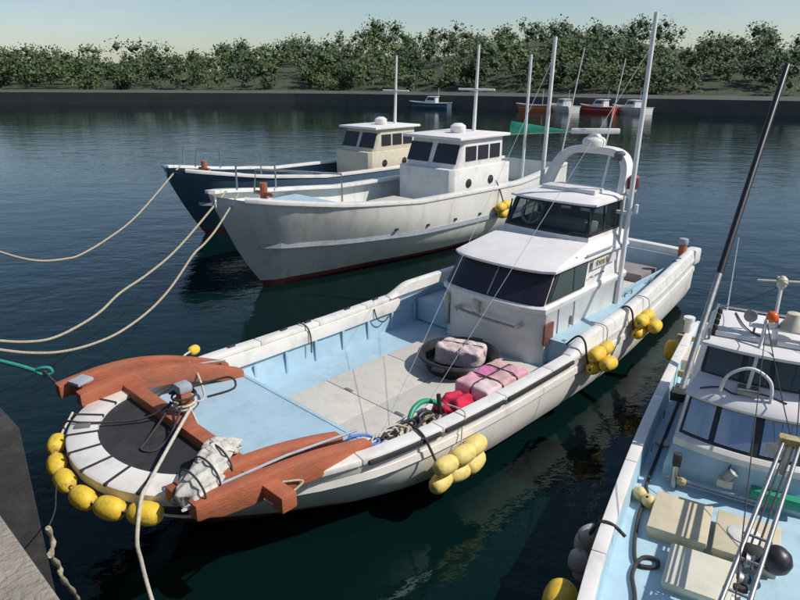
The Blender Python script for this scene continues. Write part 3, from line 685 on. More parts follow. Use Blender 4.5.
# pink patchwork bundle with straps
pk = thing('quilt_bundle', 'pink patchwork quilt bundle tied with dark straps beside the gunwale', 'quilt', W1(6.76, -1.37, .456), TH1)
k = 0
for i, (xa, xb) in enumerate(((-.48, -.14), (-.14, .20), (.20, .48))):
    for j, (ya, yb) in enumerate(((-.27, .0), (.0, .27))):
        mm_ = ('cloth_stripe', 'cloth_pink', 'cloth_pale', 'cloth_stripe', 'cloth_pink', 'cloth_rose')[(k * 5 + 2) % 6]; k += 1
        soft_box((xb - xa + .03, yb - ya + .03, .54), 'quilt_panel', mm_, pk, ((xa + xb) / 2, (ya + yb) / 2, .265), 0, k, .012, 12, .006, 11.0)
for x in (-.14, .20): MB().tube([(x, -.29, .1), (x, -.285, .5), (x, -.2, .545), (x, .2, .545), (x, .285, .5), (x, .29, .1)], .010, 6).build('strap', 'rope_dark', pk)
MB().tube([(-.505, .0, .1), (-.50, .0, .5), (-.4, 0, .545), (.4, .0, .545), (.50, .0, .5), (.505, .0, .1)], .010, 6).build('strap', 'rope_dark', pk)
def wrapped(path, hw, hh, seed, folds=9, nt=34, na=64):
    rr = random.Random(seed); ph = [rr.uniform(0, 6.28) for _ in range(8)]; P = smooth_path(path, 12); rings = []
    for i in range(nt + 1):
        t = i / nt; p = P[round(t * (len(P) - 1))]; e = (math.sin(math.pi * min(1, max(0, .06 + t * .88)))) ** .35; ring = []
        for k in range(na):
            a = 2 * math.pi * k / na
            f = 1 + .10 * (1 - 2 * abs(math.sin(folds / 2 * a + 2.2 * math.sin(3.1 * t + ph[0]) + ph[1]))) + .07 * (1 - 2 * abs(math.sin(t * 9 + 1.5 * math.sin(2 * a + ph[2]) + ph[3]))) + .05 * math.sin(5 * a + t * 14 + ph[4])
            ring.append((p.x + .05 * math.sin(3 * a + ph[5]) * (abs(t - .5) * 2) ** 2, p.y + math.cos(a) * hw * f * e, p.z + math.sin(a) * hh * f * e))
        rings.append(ring)
    return MB().loft(rings)
rb_ = wrapped([(-.30, .0, -.02), (-.12, .02, .03), (.08, -.02, .02), (.30, .02, -.04)], .25, .24, 21, 7).build('cloth_bag', 'cloth_red', smooth=60)
rb_.location = W1(5.98, -1.36, .72); rb_.rotation_euler = (0, 0, TH1 + R(35))
tag(rb_, 'crumpled red cloth bag against the pink quilt bundle', 'bag')

# tangle in the trough: hoses, ropes, sponges
def squiggle(c, ru, rv, rz_, turns, seed, z0):
    rr = random.Random(seed); pts = []
    for k in range(int(turns * 8)):
        a = k * math.pi / 4; s = rr.uniform(.55, 1)
        pts.append(W1(c[0] + ru * s * math.cos(a), c[1] + rv * s * math.sin(a), z0 + rr.uniform(0, rz_)))
    return smooth_path(pts, 5)
rope('net_rope', squiggle((4.85, -1.42), .42, .14, .2, 5, 2, .78), .018, 'rope_dark', 'tangled dark rope in the trough along the gunwale')
rope('net_rope', squiggle((4.65, -1.42), .32, .13, .2, 5, 5, .80), .014, 'rope_white', 'tangled pale rope heaped in the trough beside the brown timbers')
rope('net_rope', squiggle((5.2, -1.45), .34, .14, .16, 4, 8, .78), .020, 'rope_tan', 'tan rope coil in the trough near the red bag')
hp = smooth_path([W1(5.0, -1.36, .78), W1(5.08, -1.32, .9), W1(5.25, -1.26, 1.02), W1(5.5, -1.24, 1.02), W1(5.72, -1.30, .9), W1(5.8, -1.40, .75)], 8)
rope('hose', hp, .035, 'hose_green', 'green hose looping out of the trough by the red bag', 'hose')
rope('hose', smooth_path([W1(5.0, -1.42, .76), W1(5.2, -1.38, .96), W1(5.4, -1.38, .95), W1(5.55, -1.44, .72)], 8), .03, 'black_plastic', 'short black hose arched under the green hose', 'hose')
rope('stick', [W1(5.58, -1.42, .7), W1(5.60, -1.36, 1.12)], .03, 'black_plastic', 'black stub post standing in the trough by the green hose', 'post')
for i, (u, v) in enumerate(((4.95, -1.30), (5.2, -1.40))):
    tag(soft_box((.3, .16, .12), 'sponge', 'sponge', None, W1(u, v, .86), TH1 + i, 20 + i, .02, 6), 'yellowish sponge block in the rope trough ' + ('near the timbers', 'under the green hose')[i], 'sponge', 'sponges in the trough')
tag(soft_box((1.5, .5, .36), 'fishing_net', 'net_dark', None, W1(5.12, -1.42, .63), TH1, 31, .04, 10), 'dark fishing net heaped in the trough along the gunwale', 'net')
rope('rope_loop', smooth_path([W1(4.10, -1.34, 1.15), W1(4.22, -1.22, 1.06), W1(4.42, -1.24, 1.0), W1(4.5, -1.38, .96), W1(4.38, -1.48, 1.0), W1(4.2, -1.44, 1.06)], 6), .018, 'rope_blue', 'blue rope loop at the aft end of the near brown timbers')

# canvas wrapped round the fore end of the near timbers
cv_ = thing('canvas_wrap', 'off-white canvas bundled round the fore end of the near brown timbers', 'canvas', W1(2.34, -1.20, 1.42), TH1)
wrapped([(-.24, -.12, -.02), (-.06, -.08, .02), (.18, .04, .05), (.36, .12, .06)], .20, .12, 3).build('canvas_fold', 'canvas', cv_, smooth=60)
wrapped([(.12, .12, .08), (.34, .20, .10), (.56, .22, .06)], .15, .09, 8, 7).build('canvas_fold', 'canvas', cv_, smooth=60)
wrapped([(-.18, .0, -.10), (-.1, -.02, -.06), (.0, .0, -.02)], .12, .10, 12, 7).build('canvas_fold', 'canvas', cv_, smooth=60)
for x, y0 in ((-.10, -.09), (.10, .0), (.30, .12)):
    MB().tube(smooth_path([(x, y0 + .23 * math.cos(a), .04 + .145 * math.sin(a)) for a in [R(-30 + 30 * k) for k in range(9)]], 3), .010, 6).build('lashing', 'rope_dark', cv_)
# mooring rope from the bitt over the ring, down past the bow
mp_ = [on_plane(x, y, W1(1.75, -1.02, 0), W1(1.70, -1.62, 0)) for x, y in ((136, 522), (137, 540), (141, 560), (146, 580), (152, 600), (160, 622))]
rope('mooring_rope', smooth_path([W1(3.02, .07, 1.47), W1(2.7, -.22, 1.44), W1(2.3, -.58, 1.39), W1(2.05, -.82, 1.37), W1(1.90, -.97, 1.35)] + mp_[1:], 8), .019, 'rope_white', 'pale mooring rope from the bow bitt over the white ring towards the quay')
rope('bitt_lashing', smooth_path([W1(2.95 + .115 * math.cos(a), .12 + .115 * math.sin(a), 1.43 + .007 * a) for a in [k * .7 for k in range(24)]], 3), .015, 'rope_white', 'pale rope wound in turns round the bow bitt')
rope('bitt_rope', smooth_path([W1(2.95 + .13 * math.cos(a), .12 + .13 * math.sin(a), 1.57 + .006 * a) for a in [k * .8 for k in range(12)]] + [W1(3.2, .05, 1.68), W1(3.42, -.10, 1.72), W1(3.36, -.26, 1.66), W1(3.1, -.12, 1.6)], 4), .013, 'rope_dark', 'dark rope looped round the cap of the bow bitt')
rope('dark_line', smooth_path([W1(2.9, .15, 1.55), W1(2.6, .36, 1.36), W1(2.3, .58, 1.34), W1(2.05, .78, 1.36), W1(1.96, .95, 1.34), W1(1.88, 1.0, 1.18), W1(1.8, .9, 1.1)], 6), .013, 'rope_dark', 'dark line from the bow bitt over the black mat to the floats')
rope('dark_line', smooth_path([W1(2.85, .25, 1.5), W1(2.7, .16, 1.4), W1(2.42, .0, 1.30), W1(2.3, -.12, 1.30), W1(2.4, -.24, 1.30), W1(2.62, -.14, 1.34), W1(2.86, .02, 1.52)], 6), .012, 'rope_dark', 'slack dark rope lying in a loop on the black mat')
rope('bow_line', smooth_path([W1(3.0, .1, 1.55), W1(3.3, .45, 1.25), W1(3.6, .9, 1.08), W1(3.72, 1.3, 1.25), W1(3.8, 1.75, 1.24), W1(3.98, 1.88, 1.24)], 6), .015, 'rope_white', 'pale rope led from the bow bitt across the far gunwale')
rope('bow_line', smooth_path([W1(2.95, .02, 1.5), W1(2.98, -.15, 1.2), W1(2.98, -.4, 1.06), W1(2.98, -.6, 1.2), W1(2.75, -1.0, 1.46)], 6), .013, 'rope_white', 'pale rope hanging from the bow bitt to the canvas bundle')
rope('timber_line', smooth_path([W1(2.70, -1.72, 1.30), W1(2.78, -1.85, 1.24), W1(2.9, -1.80, 1.26), W1(3.15, -1.72, 1.26), W1(2.92, -1.70, 1.36)], 6), .012, 'rope_tan', 'tan cord lashing the near timber to the beam end')
# teal line ending in a loop, left of the boat
tp = [on_plane(x, y, W1(.42, 4.6, 0), W1(2.3, 1.75, 0)) for x, y in ((-30, 355), (0, 361), (20, 366), (36, 371))]
rope('teal_rope', smooth_path(tp, 5), .026, 'rope_teal', 'teal mooring rope ending in a looped eye off the bow')
e_ = tp[-1]; X = Vector((1, 0, 0))
rope('teal_eye', smooth_path([e_, e_ + X * .07 + Vector((0, 0, .04)), e_ + X * .16 + Vector((0, .02, .03)), e_ + X * .18 + Vector((0, .02, -.03)), e_ + X * .1 + Vector((0, 0, -.055))], 5, closed=True), .020, 'rope_teal', 'small teal rope eye at the end of the teal line')
rope('timber_tether', smooth_path([e_ + X * .1, W1(2.2, 1.72, 1.42), W1(2.4, 1.5, 1.44)], 5), .014, 'rope_dark', 'dark tether between the teal eye and the far timbers')
# chafed line hanging at the quay wall
rope('tag_line', smooth_path([W1(1.62, .35, 1.1)] + [on_plane(x, y, W1(1.6, .3, 0), W1(.75, -2.2, 0)) for x, y in ((56, 490), (55, 510), (48, 528))], 5), .006, 'rope_dark', 'thin dark line from the bow floats down to the frayed rope')
rope('quay_rope', smooth_path([on_plane(x, y, W1(1.6, .3, 0), W1(.75, -2.2, 0)) for x, y in ((48, 528), (53, 543), (51, 556), (59, 566), (62, 578), (72, 590), (80, 603), (92, 628))], 6), [.02 + .006 * math.sin(k * 1.3) for k in range(43)], 'rope_tan', 'frayed knotted rope hanging down by the quay wall')
# ================================================================== SECOND BOAT (right)
V2, C2 = 6.0, -.34
b2 = thing('fishing_boat', 'smaller white fishing boat with blue deck, cream hatches and windowed wheelhouse', 'boat', W2(V2, C2, 0), TH2)
WG2 = [(1.0, .02), (1.2, .34), (1.6, .62), (2.2, .86), (3.0, .96), (4.0, 1.08), (5, 1.16), (7, 1.21), (9, 1.19), (11.5, 1.10)]
ZG2 = [(1.0, 1.35), (3, 1.05), (4.4, .93), (6, .86), (9, .84), (11.5, .88)]
ZB2 = [(1.0, 1.1), (1.5, .4), (2, -.1), (3, -.4), (11.5, -.35)]
EE2 = [(1.0, 1.2), (3, 1.6), (5, 3.2), (11.5, 5)]
wg2 = lambda u: sinterp(WG2, u); zg2 = lambda u: interp(ZG2, u)
us2 = [1.01, 1.06, 1.12, 1.2, 1.35, 1.6, 1.9, 2.2, 2.6, 3.0] + [3.4 + .45 * k for k in range(18)] + [11.5]
hull_parts(b2, V2, us2, wg2, zg2, lambda u: interp(ZB2, u), lambda u: interp(EE2, u), zboot=.08)
P2 = lambda u, v, z: (u - V2, v - C2, z)          # v measured from the camera's foot
for s in (1, -1):
    for a, b in ((1.3, 3.0), (3.0, 4.9), (4.9, 6.6), (6.6, 8.4), (8.4, 10.3), (10.3, 11.45)):
        p = [(u - V2, s * (wg2(u) - .04), zg2(u)) for u in [lerp(a + .004, b - .004, k / 8) for k in range(9)]]
        MB().sweep(p, [(-.065, -.03), (.065, -.03), (.065, .035), (-.065, .035)]).build('gunwale_plank', 'gelcoat', b2, bevel=.012)
    rings = [[(u - V2, s * (wg2(u) - .13), .50), (u - V2, s * (wg2(u) - .10), zg2(u) - .02), (u - V2, s * (wg2(u) - .07), zg2(u) - .02), (u - V2, s * (wg2(u) - .09), .50)] for u in [lerp(2.4, 11.4, k / 30) for k in range(31)]]
    MB().loft(rings).build('inner_bulwark', 'deck_blue_pale', b2)
    MB().sweep([(u - V2, s * (wg2(u) + .0), zg2(u) - .1) for u in [lerp(1.3, 11.45, k / 30) for k in range(31)]], [(-.025, -.03), (.03, -.03), (.03, .03), (-.025, .03)]).build('rubber_strip', 'rubber', b2)
r = [(u - V2, wg2(u) - .12) for u in [lerp(2.2, 11.45, k / 24) for k in range(25)]]
MB().prism(r + [(x, -y) for x, y in reversed(r)], .50, .56).build('main_deck', 'deck_blue_pale', b2)
MB().box((11.45 - V2, 0, .62), (.1, 2.1, .6)).build('transom', 'gelcoat', b2, bevel=.02)
# hatches
for (ua, ub, va, vb, z, m) in ((5.80, 6.46, -.06, .50, .70, 'cream_hatch'), (5.78, 6.44, -.68, -.10, .70, 'cream_hatch'), (5.14, 5.72, -.38, .25, .66, 'cream_hatch_pale')):
    h = MB().box(P2((ua + ub) / 2, (va + vb) / 2, (.55 + z - .05) / 2), (ub - ua - .05, vb - va - .04, z - .05 - .55)).build('hatch_box', m, b2, bevel=.01)
    lid = MB().box(P2((ua + ub) / 2, (va + vb) / 2, z - .025), (ub - ua, vb - va - .006, .07)).build('hatch_lid', m, b2, bevel=.018)
MB().lathe([(.0, 0), (.14, 0), (.15, .008), (.14, .014), (.0, .016)], 24, Matrix.Translation(P2(6.13, -.36, .711))).build('hatch_port', 'gelcoat', b2, smooth=40)
# wheelhouse: lower
def ring2(z, u0, wl, bow, back):
    f = []
    for k in range(11):
        a = -1 + 2 * k / 10; f.append((u0 + bow * a * a - V2, -a * wl, z))
    return f + [(back - V2, -wl, z), (back - V2, wl, z)]
MB().loft([ring2(.54, 6.92, .86, .04, 9.0), ring2(.74, 6.92, .86, .05, 9.0)]).build('cabin_base', 'deck_blue_pale', b2, smooth=40)
MB().loft([ring2(.74, 6.92, .86, .05, 9.0), ring2(.99, 6.97, .80, .13, 9.0)]).build('cabin_front', 'deck_blue_pale', b2, smooth=40)
MB().loft([ring2(.98, 6.93, .81, .13, 9.02), ring2(1.06, 6.92, .81, .15, 9.02), ring2(1.10, 6.96, .78, .16, 9.02)]).build('window_ledge', 'gelcoat', b2, smooth=40)
MB().loft([ring2(1.09, 6.98, .765, .16, 9.0), ring2(1.50, 7.27, .72, .16, 9.0)]).build('cabin_walls', 'gelcoat', b2, smooth=40)
MB().loft([ring2(1.49, 7.16, .76, .16, 9.05), ring2(1.53, 7.13, .78, .16, 9.05), ring2(1.60, 7.18, .76, .16, 9.05), ring2(1.72, 7.50, .68, .12, 9.0)]).build('cabin_roof', 'roof_white', b2, smooth=35)
def pane2(a0, a1, z0, z1, za_, zb_, ua, ub, wa, wb, bow, o0, o1, name, m, n=5):
    rings = []
    for k in range(n + 1):
        a = lerp(a0, a1, k / n); ring = []
        for z, o in ((z0, o0), (z1, o0), (z1, o1), (z0, o1)):
            t = (z - za_) / (zb_ - za_); ring.append((lerp(ua, ub, t) + bow * a * a - o - V2, -a * (lerp(wa, wb, t) + o * .3), z))
        rings.append(ring)
    return MB().loft(rings).build(name, m, b2, smooth=30)
g1 = (1.09, 1.50, 6.98, 7.27, .765, .72, .16)
pane2(-1, 1, 1.10, 1.49, *g1, .0, .012, 'windscreen_frame', 'frame_dark', 16)
for a0, a1 in ((-.96, -.60), (-.52, -.06), (.06, .52), (.60, .96)): pane2(a0, a1, 1.135, 1.46, *g1, .014, .022, 'windscreen', 'glass_mirror')
# upper
MB().loft([ring2(1.60, 7.50, .70, .1, 8.5), ring2(1.72, 7.46, .69, .1, 8.5)]).build('upper_sill', 'gelcoat', b2, smooth=35)
MB().loft([ring2(1.71, 7.46, .67, .1, 8.48), ring2(2.07, 7.60, .64, .1, 8.48)]).build('upper_walls', 'gelcoat', b2, smooth=35)
g2 = (1.71, 2.07, 7.46, 7.60, .67, .64, .1)
pane2(-1, 1, 1.715, 2.065, *g2, .0, .012, 'windscreen_frame', 'frame_dark', 16)
for a0, a1 in ((-.95, -.42), (-.34, .0), (.08, .55), (.62, .95)): pane2(a0, a1, 1.74, 2.045, *g2, .014, .022, 'windscreen', 'glass_side')
MB().loft([ring2(2.06, 7.42, .70, .1, 8.62), ring2(2.10, 7.40, .71, .1, 8.62), ring2(2.13, 7.46, .68, .1, 8.6)]).build('upper_roof', 'roof_white', b2, smooth=35)
for (va, vb) in ((-.30, .26), (-.92, -.36)):
    MB().box(P2(8.08, (va + vb) / 2, 2.165), (.82, vb - va, .06)).build('roof_board', 'roof_white', b2, bevel=.012)
for s, u in ((1, 8.02), (1, 7.62)):
    MB().tube([P2(7.55, .31, 2.12), P2(7.55, .31, 2.24), P2(8.5, .31, 2.24), P2(8.5, .31, 2.12)], .016, 6).build('roof_rail', 'steel', b2, smooth=60); break
MB().tube([P2(8.52, .31, 2.22), P2(8.52, -.95, 2.22)], .014, 6).build('roof_rail', 'steel', b2)
for u in (7.7, 7.9, 8.1, 8.3): MB().lathe([(.03, 0), (.03, .12), (.02, .14)], 8, Matrix.Translation(P2(u, .27, 2.12))).build('rail_clamp', 'rubber', b2)
# mast with hoop, lamp shelf, beacon, horn, searchlight, wind sensor
MB().tube([P2(7.32, -.16, 1.66), P2(7.45, -.19, 1.98), P2(7.72, -.22, 2.40)], .02, 10).build('mast', 'white_metal', b2, smooth=60)
MB().tube(smooth_path([P2(7.25, .10, 1.66), P2(7.27, .04, 1.86), P2(7.30, -.16, 1.97), P2(7.30, -.36, 1.86), P2(7.27, -.40, 1.62)], 6), .018, 8).build('mast_hoop', 'white_metal', b2, smooth=60)
MB().box(P2(7.34, -.17, 1.69), (.18, .22, .06)).build('mast_foot', 'steel_dull', b2, bevel=.02)
MB().box(P2(7.78, -.42, 2.30), (.10, .72, .03)).build('lamp_shelf', 'white_metal', b2, bevel=.01)
for v in (-.12, -.7): MB().tube([P2(7.8, v, 2.29), P2(7.85, v, 2.12)], .014, 6).build('shelf_leg', 'steel', b2)
MB().lathe([(.07, 0), (.075, .02), (.07, .06)], 16, Matrix.Translation(P2(7.80, -.27, 2.315))).build('beacon_base', 'gelcoat', b2, smooth=40)
MB().lathe([(.06, 0), (.064, .025), (.06, .07), (.04, .10), (.0, .108)], 18, Matrix.Translation(P2(7.80, -.27, 2.375))).build('beacon_lens', 'orange_lens', b2, smooth=50)
MB().lathe([(.13, 0), (.12, .03), (.08, .1), (.07, .18), (.0, .2)], 18, Matrix.Translation(P2(7.82, -.47, 2.315))).build('horn_bell', 'horn_beige', b2, smooth=45)
MB().lathe([(.0, 0), (.05, .0), (.07, .06), (.07, .1), (.0, .1)], 14, Matrix.Translation(P2(7.86, -.06, 2.40)) @ Matrix.Rotation(R(-90), 4, 'Y')).build('searchlight', 'steel_dull', b2, smooth=45)
MB().tube([P2(7.84, -.30, 2.31), P2(7.98, -.30, 2.74)], .018, 8).build('sensor_pole', 'white_metal', b2)
MB().lathe([(.03, -.03), (.05, 0), (.05, .08), (.02, .11)], 12, Matrix.Translation(P2(7.98, -.30, 2.74))).build('sensor_body', 'horn_beige', b2, smooth=40)
MB().box(P2(7.98, -.30, 2.79), (.03, .52, .02), R(20)).build('sensor_arm', 'horn_beige', b2, bevel=.004)
MB().box(P2(7.98, -.30, 2.80), (.26, .03, .02), R(20)).build('sensor_arm', 'horn_beige', b2, bevel=.004)
# front fittings: pipe rail, lamp, roller
MB().tube([P2(6.84, .50, .68), P2(6.82, -.5, .68)], .018, 8).build('pipe_rail', 'grey_paint', b2)
MB().tube([P2(6.84, .50, .63), P2(6.82, -.5, .63)], .012, 8).build('pipe_rail', 'grey_paint', b2)
MB().box(P2(6.88, .36, .64), (.06, .06, .09)).build('pipe_bracket', 'steel_dull', b2, bevel=.01)
MB().box(P2(6.88, -.5, .64), (.06, .06, .09)).build('pipe_bracket', 'steel_dull', b2, bevel=.01)
MB().tube([P2(6.82, .38, .56), P2(6.86, .38, .86)], .035, 10).build('roller_post', 'steel', b2, smooth=60)
MB().box(P2(6.86, .38, .9), (.08, .09, .16), .2).build('roller_head', 'net_dark', b2, bevel=.02)
MB().lathe([(.035, 0), (.05, .02), (.05, .06), (.02, .08)], 12, Matrix.Translation(P2(6.80, .30, .64))).build('knob', 'sponge', b2, smooth=40)
MB().box(P2(6.90, -.12, .76), (.12, .16, .10)).build('lamp_base', 'horn_beige', b2, bevel=.02)
MB().lathe([(.0, 0), (.05, 0), (.06, .06), (.055, .12), (.0, .13)], 14, Matrix.Translation(P2(6.88, -.12, .82)) @ Matrix.Rotation(R(35), 4, 'X')).build('deck_lamp', 'steel_dull', b2, smooth=40)
MB().box(P2(6.88, -.62, .74), (.12, .5, .12)).build('drain_box', 'hose_green', b2, bevel=.02)
MB().lathe([(.08, 0), (.085, .03), (.05, .035), (.0, .035)], 16, Matrix.Translation(P2(7.7, .62, .562))).build('deck_cap', 'horn_beige', b2, smooth=40)
# fittings on the aft quarter
MB().box(P2(10.2, .66, .60), (.7, .26, .48)).build('aft_box', 'horn_beige', b2, bevel=.03)
MB().box(P2(9.6, .66, .72), (.06, .5, .10)).build('aft_crossbar', 'sponge', b2, bevel=.01)
MB().box(P2(10.75, .66, .86), (.06, .5, .08)).build('aft_crossbar', 'sponge', b2, bevel=.01)
MB().lathe([(.06, 0), (.06, .2), (.09, .22), (.09, .27), (.0, .28)], 12, Matrix.Translation(P2(10.9, .78, .90))).build('bollard', 'gelcoat', b2, smooth=40)
MB().box(P2(9.4, .66, .5), (.25, .25, .2)).build('aft_motor', 'net_dark', b2, bevel=.03)
# long pole: steel socket, black upper part
pa, pb = Vector(P2(9.10, .62, .56)), Vector(P2(12.5, .17, 4.4)); dv = (pb - pa).normalized(); Lp = (pb - pa).length
MB().tube([pa, pa + dv * 2.1], [.046, .046], 12).build('pole_socket', 'steel_dull', b2, smooth=60)
MB().tube([pa + dv * 2.06, pa + dv * (Lp + .9)], [.056, .05], 12).build('pole', 'black_pole', b2, smooth=60)
MB().box(pa + Vector((0, 0, .06)), (.26, .22, .14)).build('pole_foot', 'rubber', b2, bevel=.03)
# ladder-like boom leaning over the hatches
bo = MB(); La, Lb = Vector(P2(3.2, -.10, .95)), Vector(P2(6.72, -.62, 1.52))
sd_ = Vector((.12, .9, 0)).normalized()
d_ = (Lb - La)
for s in (-1, 1):
    MB().tube([La + sd_ * .10 * s, La.lerp(Lb, .5) + sd_ * .085 * s, Lb + sd_ * .07 * s], .021, 10).build('boom_rail', 'steel', b2, smooth=60)
for t in (.30, .36, .42, .52, .6):
    c = La.lerp(Lb, t); MB().tube([c + sd_ * .11, c - sd_ * .11], .013, 8).build('boom_rung', 'steel_dull', b2)
for k, t in enumerate((.40, .47, .53)):
    c = La.lerp(Lb, t) - Vector((0, 0, .03))
    MB().lathe([(.02, -.03), (.06, -.03), (.045, 0), (.06, .03), (.02, .03)], 14, Matrix.Translation(c) @ Matrix.Rotation(R(90), 4, 'X')).build('pulley', 'steel_dull', b2, smooth=40)
MB().lathe([(.0, -.08), (.08, -.08), (.10, -.05), (.10, .05), (.08, .08), (.0, .08)], 18, Matrix.Translation(La.lerp(Lb, .56) - Vector((0, 0, .07))) @ Matrix.Rotation(R(90), 4, 'X')).build('winch_drum', 'rubber', b2, smooth=40)
MB().box(Lb, (.12, .24, .10)).build('boom_bracket', 'sponge', b2, bevel=.02)
for o in (-.025, .03):
    MB().tube([La.lerp(Lb, .5) + sd_ * o, Lb + sd_ * o + Vector((0, 0, -.02))], .010, 6).build('boom_line', 'rope_dark', b2)
MB().tube([La, Vector(P2(3.2, -.10, .36))], .03, 8).build('boom_post', 'steel', b2)
MB().tube([Lb, Vector(P2(6.95, -.62, 1.02))], .03, 8).build('boom_stay', 'steel_dull', b2)
# stays and control lines
for a, b, r_ in ((P2(7.72, -.22, 2.4), Lb, .006), (P2(7.8, -.6, 2.32), P2(6.72, -.66, 1.5), .006), (P2(7.8, -.7, 2.32), P2(5.2, -1.05, .9), .005), (P2(7.72, -.22, 2.4), P2(2.0, -.3, 1.2), .005), (P2(7.98, -.30, 2.74), P2(8.5, .28, 2.2), .004), (P2(7.32, -.36, 1.66), P2(6.9, -.1, .82), .006)):
    MB().tube(sag(a, b, .03, 8), r_, 5).build('stay_line', 'rope_dark', b2)
MB().tube(smooth_path([P2(7.3, .3, 1.62), P2(7.35, .1, 1.66), P2(7.28, -.05, 1.645), P2(7.36, -.3, 1.67), P2(7.3, -.55, 1.65)], 5), .009, 6).build('roof_cable', 'rope_dark', b2)
MB().tube(smooth_path([P2(8.4, .1, 2.205), P2(8.0, .0, 2.21), P2(7.8, -.1, 2.205), P2(7.7, -.22, 2.2)], 5), .008, 6).build('roof_cable', 'rope_dark', b2)
MB().tube([P2(8.45, .2, 2.13), P2(8.55, .22, 3.1)], [.01, .005], 6).build('whip_antenna', 'white_metal', b2)
for u in (7.3, 8.2, 9.0): MB().box(P2(u, .70, .72), (.05, .02, .12)).build('bulwark_cleat', 'steel_dull', b2, bevel=.006)
for t in (.33, .39, .45, .48): MB().box(La.lerp(Lb, t) - Vector((0, 0, .05)), (.06, .10, .05), .3).build('boom_block', 'net_dark', b2, bevel=.01)
# things lying on or hanging from the second boat
bl = MB().lathe([(.0, -.135), (.07, -.115), (.115, -.07), (.135, 0), (.115, .07), (.07, .115), (.0, .135)], 24).build('ball_float', 'black_plastic', smooth=60)
bl.location = W2(5.72, -.62, .835); tag(bl, 'black ball float lying on the cream hatch beside the steel boom', 'float')
for i, (u, v) in enumerate(((6.40, .66), (6.31, .55))):
    net_float(W2(u, v, .632), (A2 * .3 - N2 * .2 - Vector((0, 0, .6))), .55, 'float_cream', 'small cream float on the blue deck, ' + ('against the gunwale', 'against the cream hatch')[i], 'cream floats by the hatch', 60 + i)
for i, (du, dv_, z) in enumerate(((.06, .0, .62), (-.14, .05, .44), (.16, .08, .42), (.0, .02, .22))):
    net_float(W2(5.30 + du, .95 + dv_ * .8, z + .1), (0.2, .3, 1) if i else (1, .2, .4), .74, 'float_grey', 'dirty grey float in the bunch hung on the gunwale, ' + ('top one', 'fore one', 'aft one', 'lowest one')[i], 'grey floats hung on the smaller boat', 80 + i, stretch=.85)
rope('float_lashing', smooth_path([W2(5.3, .62, .88), W2(5.35, .75, .925), W2(5.34, .86, .92), W2(5.3, .93, .8), W2(5.3, .96, .68)], 6), .018, 'rope_dark', 'dark rope over the gunwale holding the grey floats')
net_float(W2(4.5, .98, .62), (A2 + N2 * .1), 1.15, 'float_yellow', 'yellow float hung alone near the smaller boat\'s bow', None, 91)
net_float(W2(11.1, 1.0, .45), (.2, .3, 1), .85, 'float_yellow', 'shaded yellow float hung on the smaller boat\'s aft quarter', None, 92, stretch=1.2)
rope('deck_hose', smooth_path([W2(9.0, .60, .585), W2(8.2, .615, .585), W2(7.3, .63, .585), W2(6.7, .64, .585), W2(6.5, .60, .585), W2(6.1, .61, .585), W2(5.6, .56, .585), W2(5.35, .48, .585), W2(5.4, .32, .585), W2(5.5, .34, .585), W2(5.45, .46, .585), W2(5.2, .50, .585), W2(4.9, .42, .585), W2(4.5, .38, .585), W2(4.1, .36, .585)], 8), .020, 'rope_dark', 'dark hose snaking along the blue deck with a loop', 'hose')

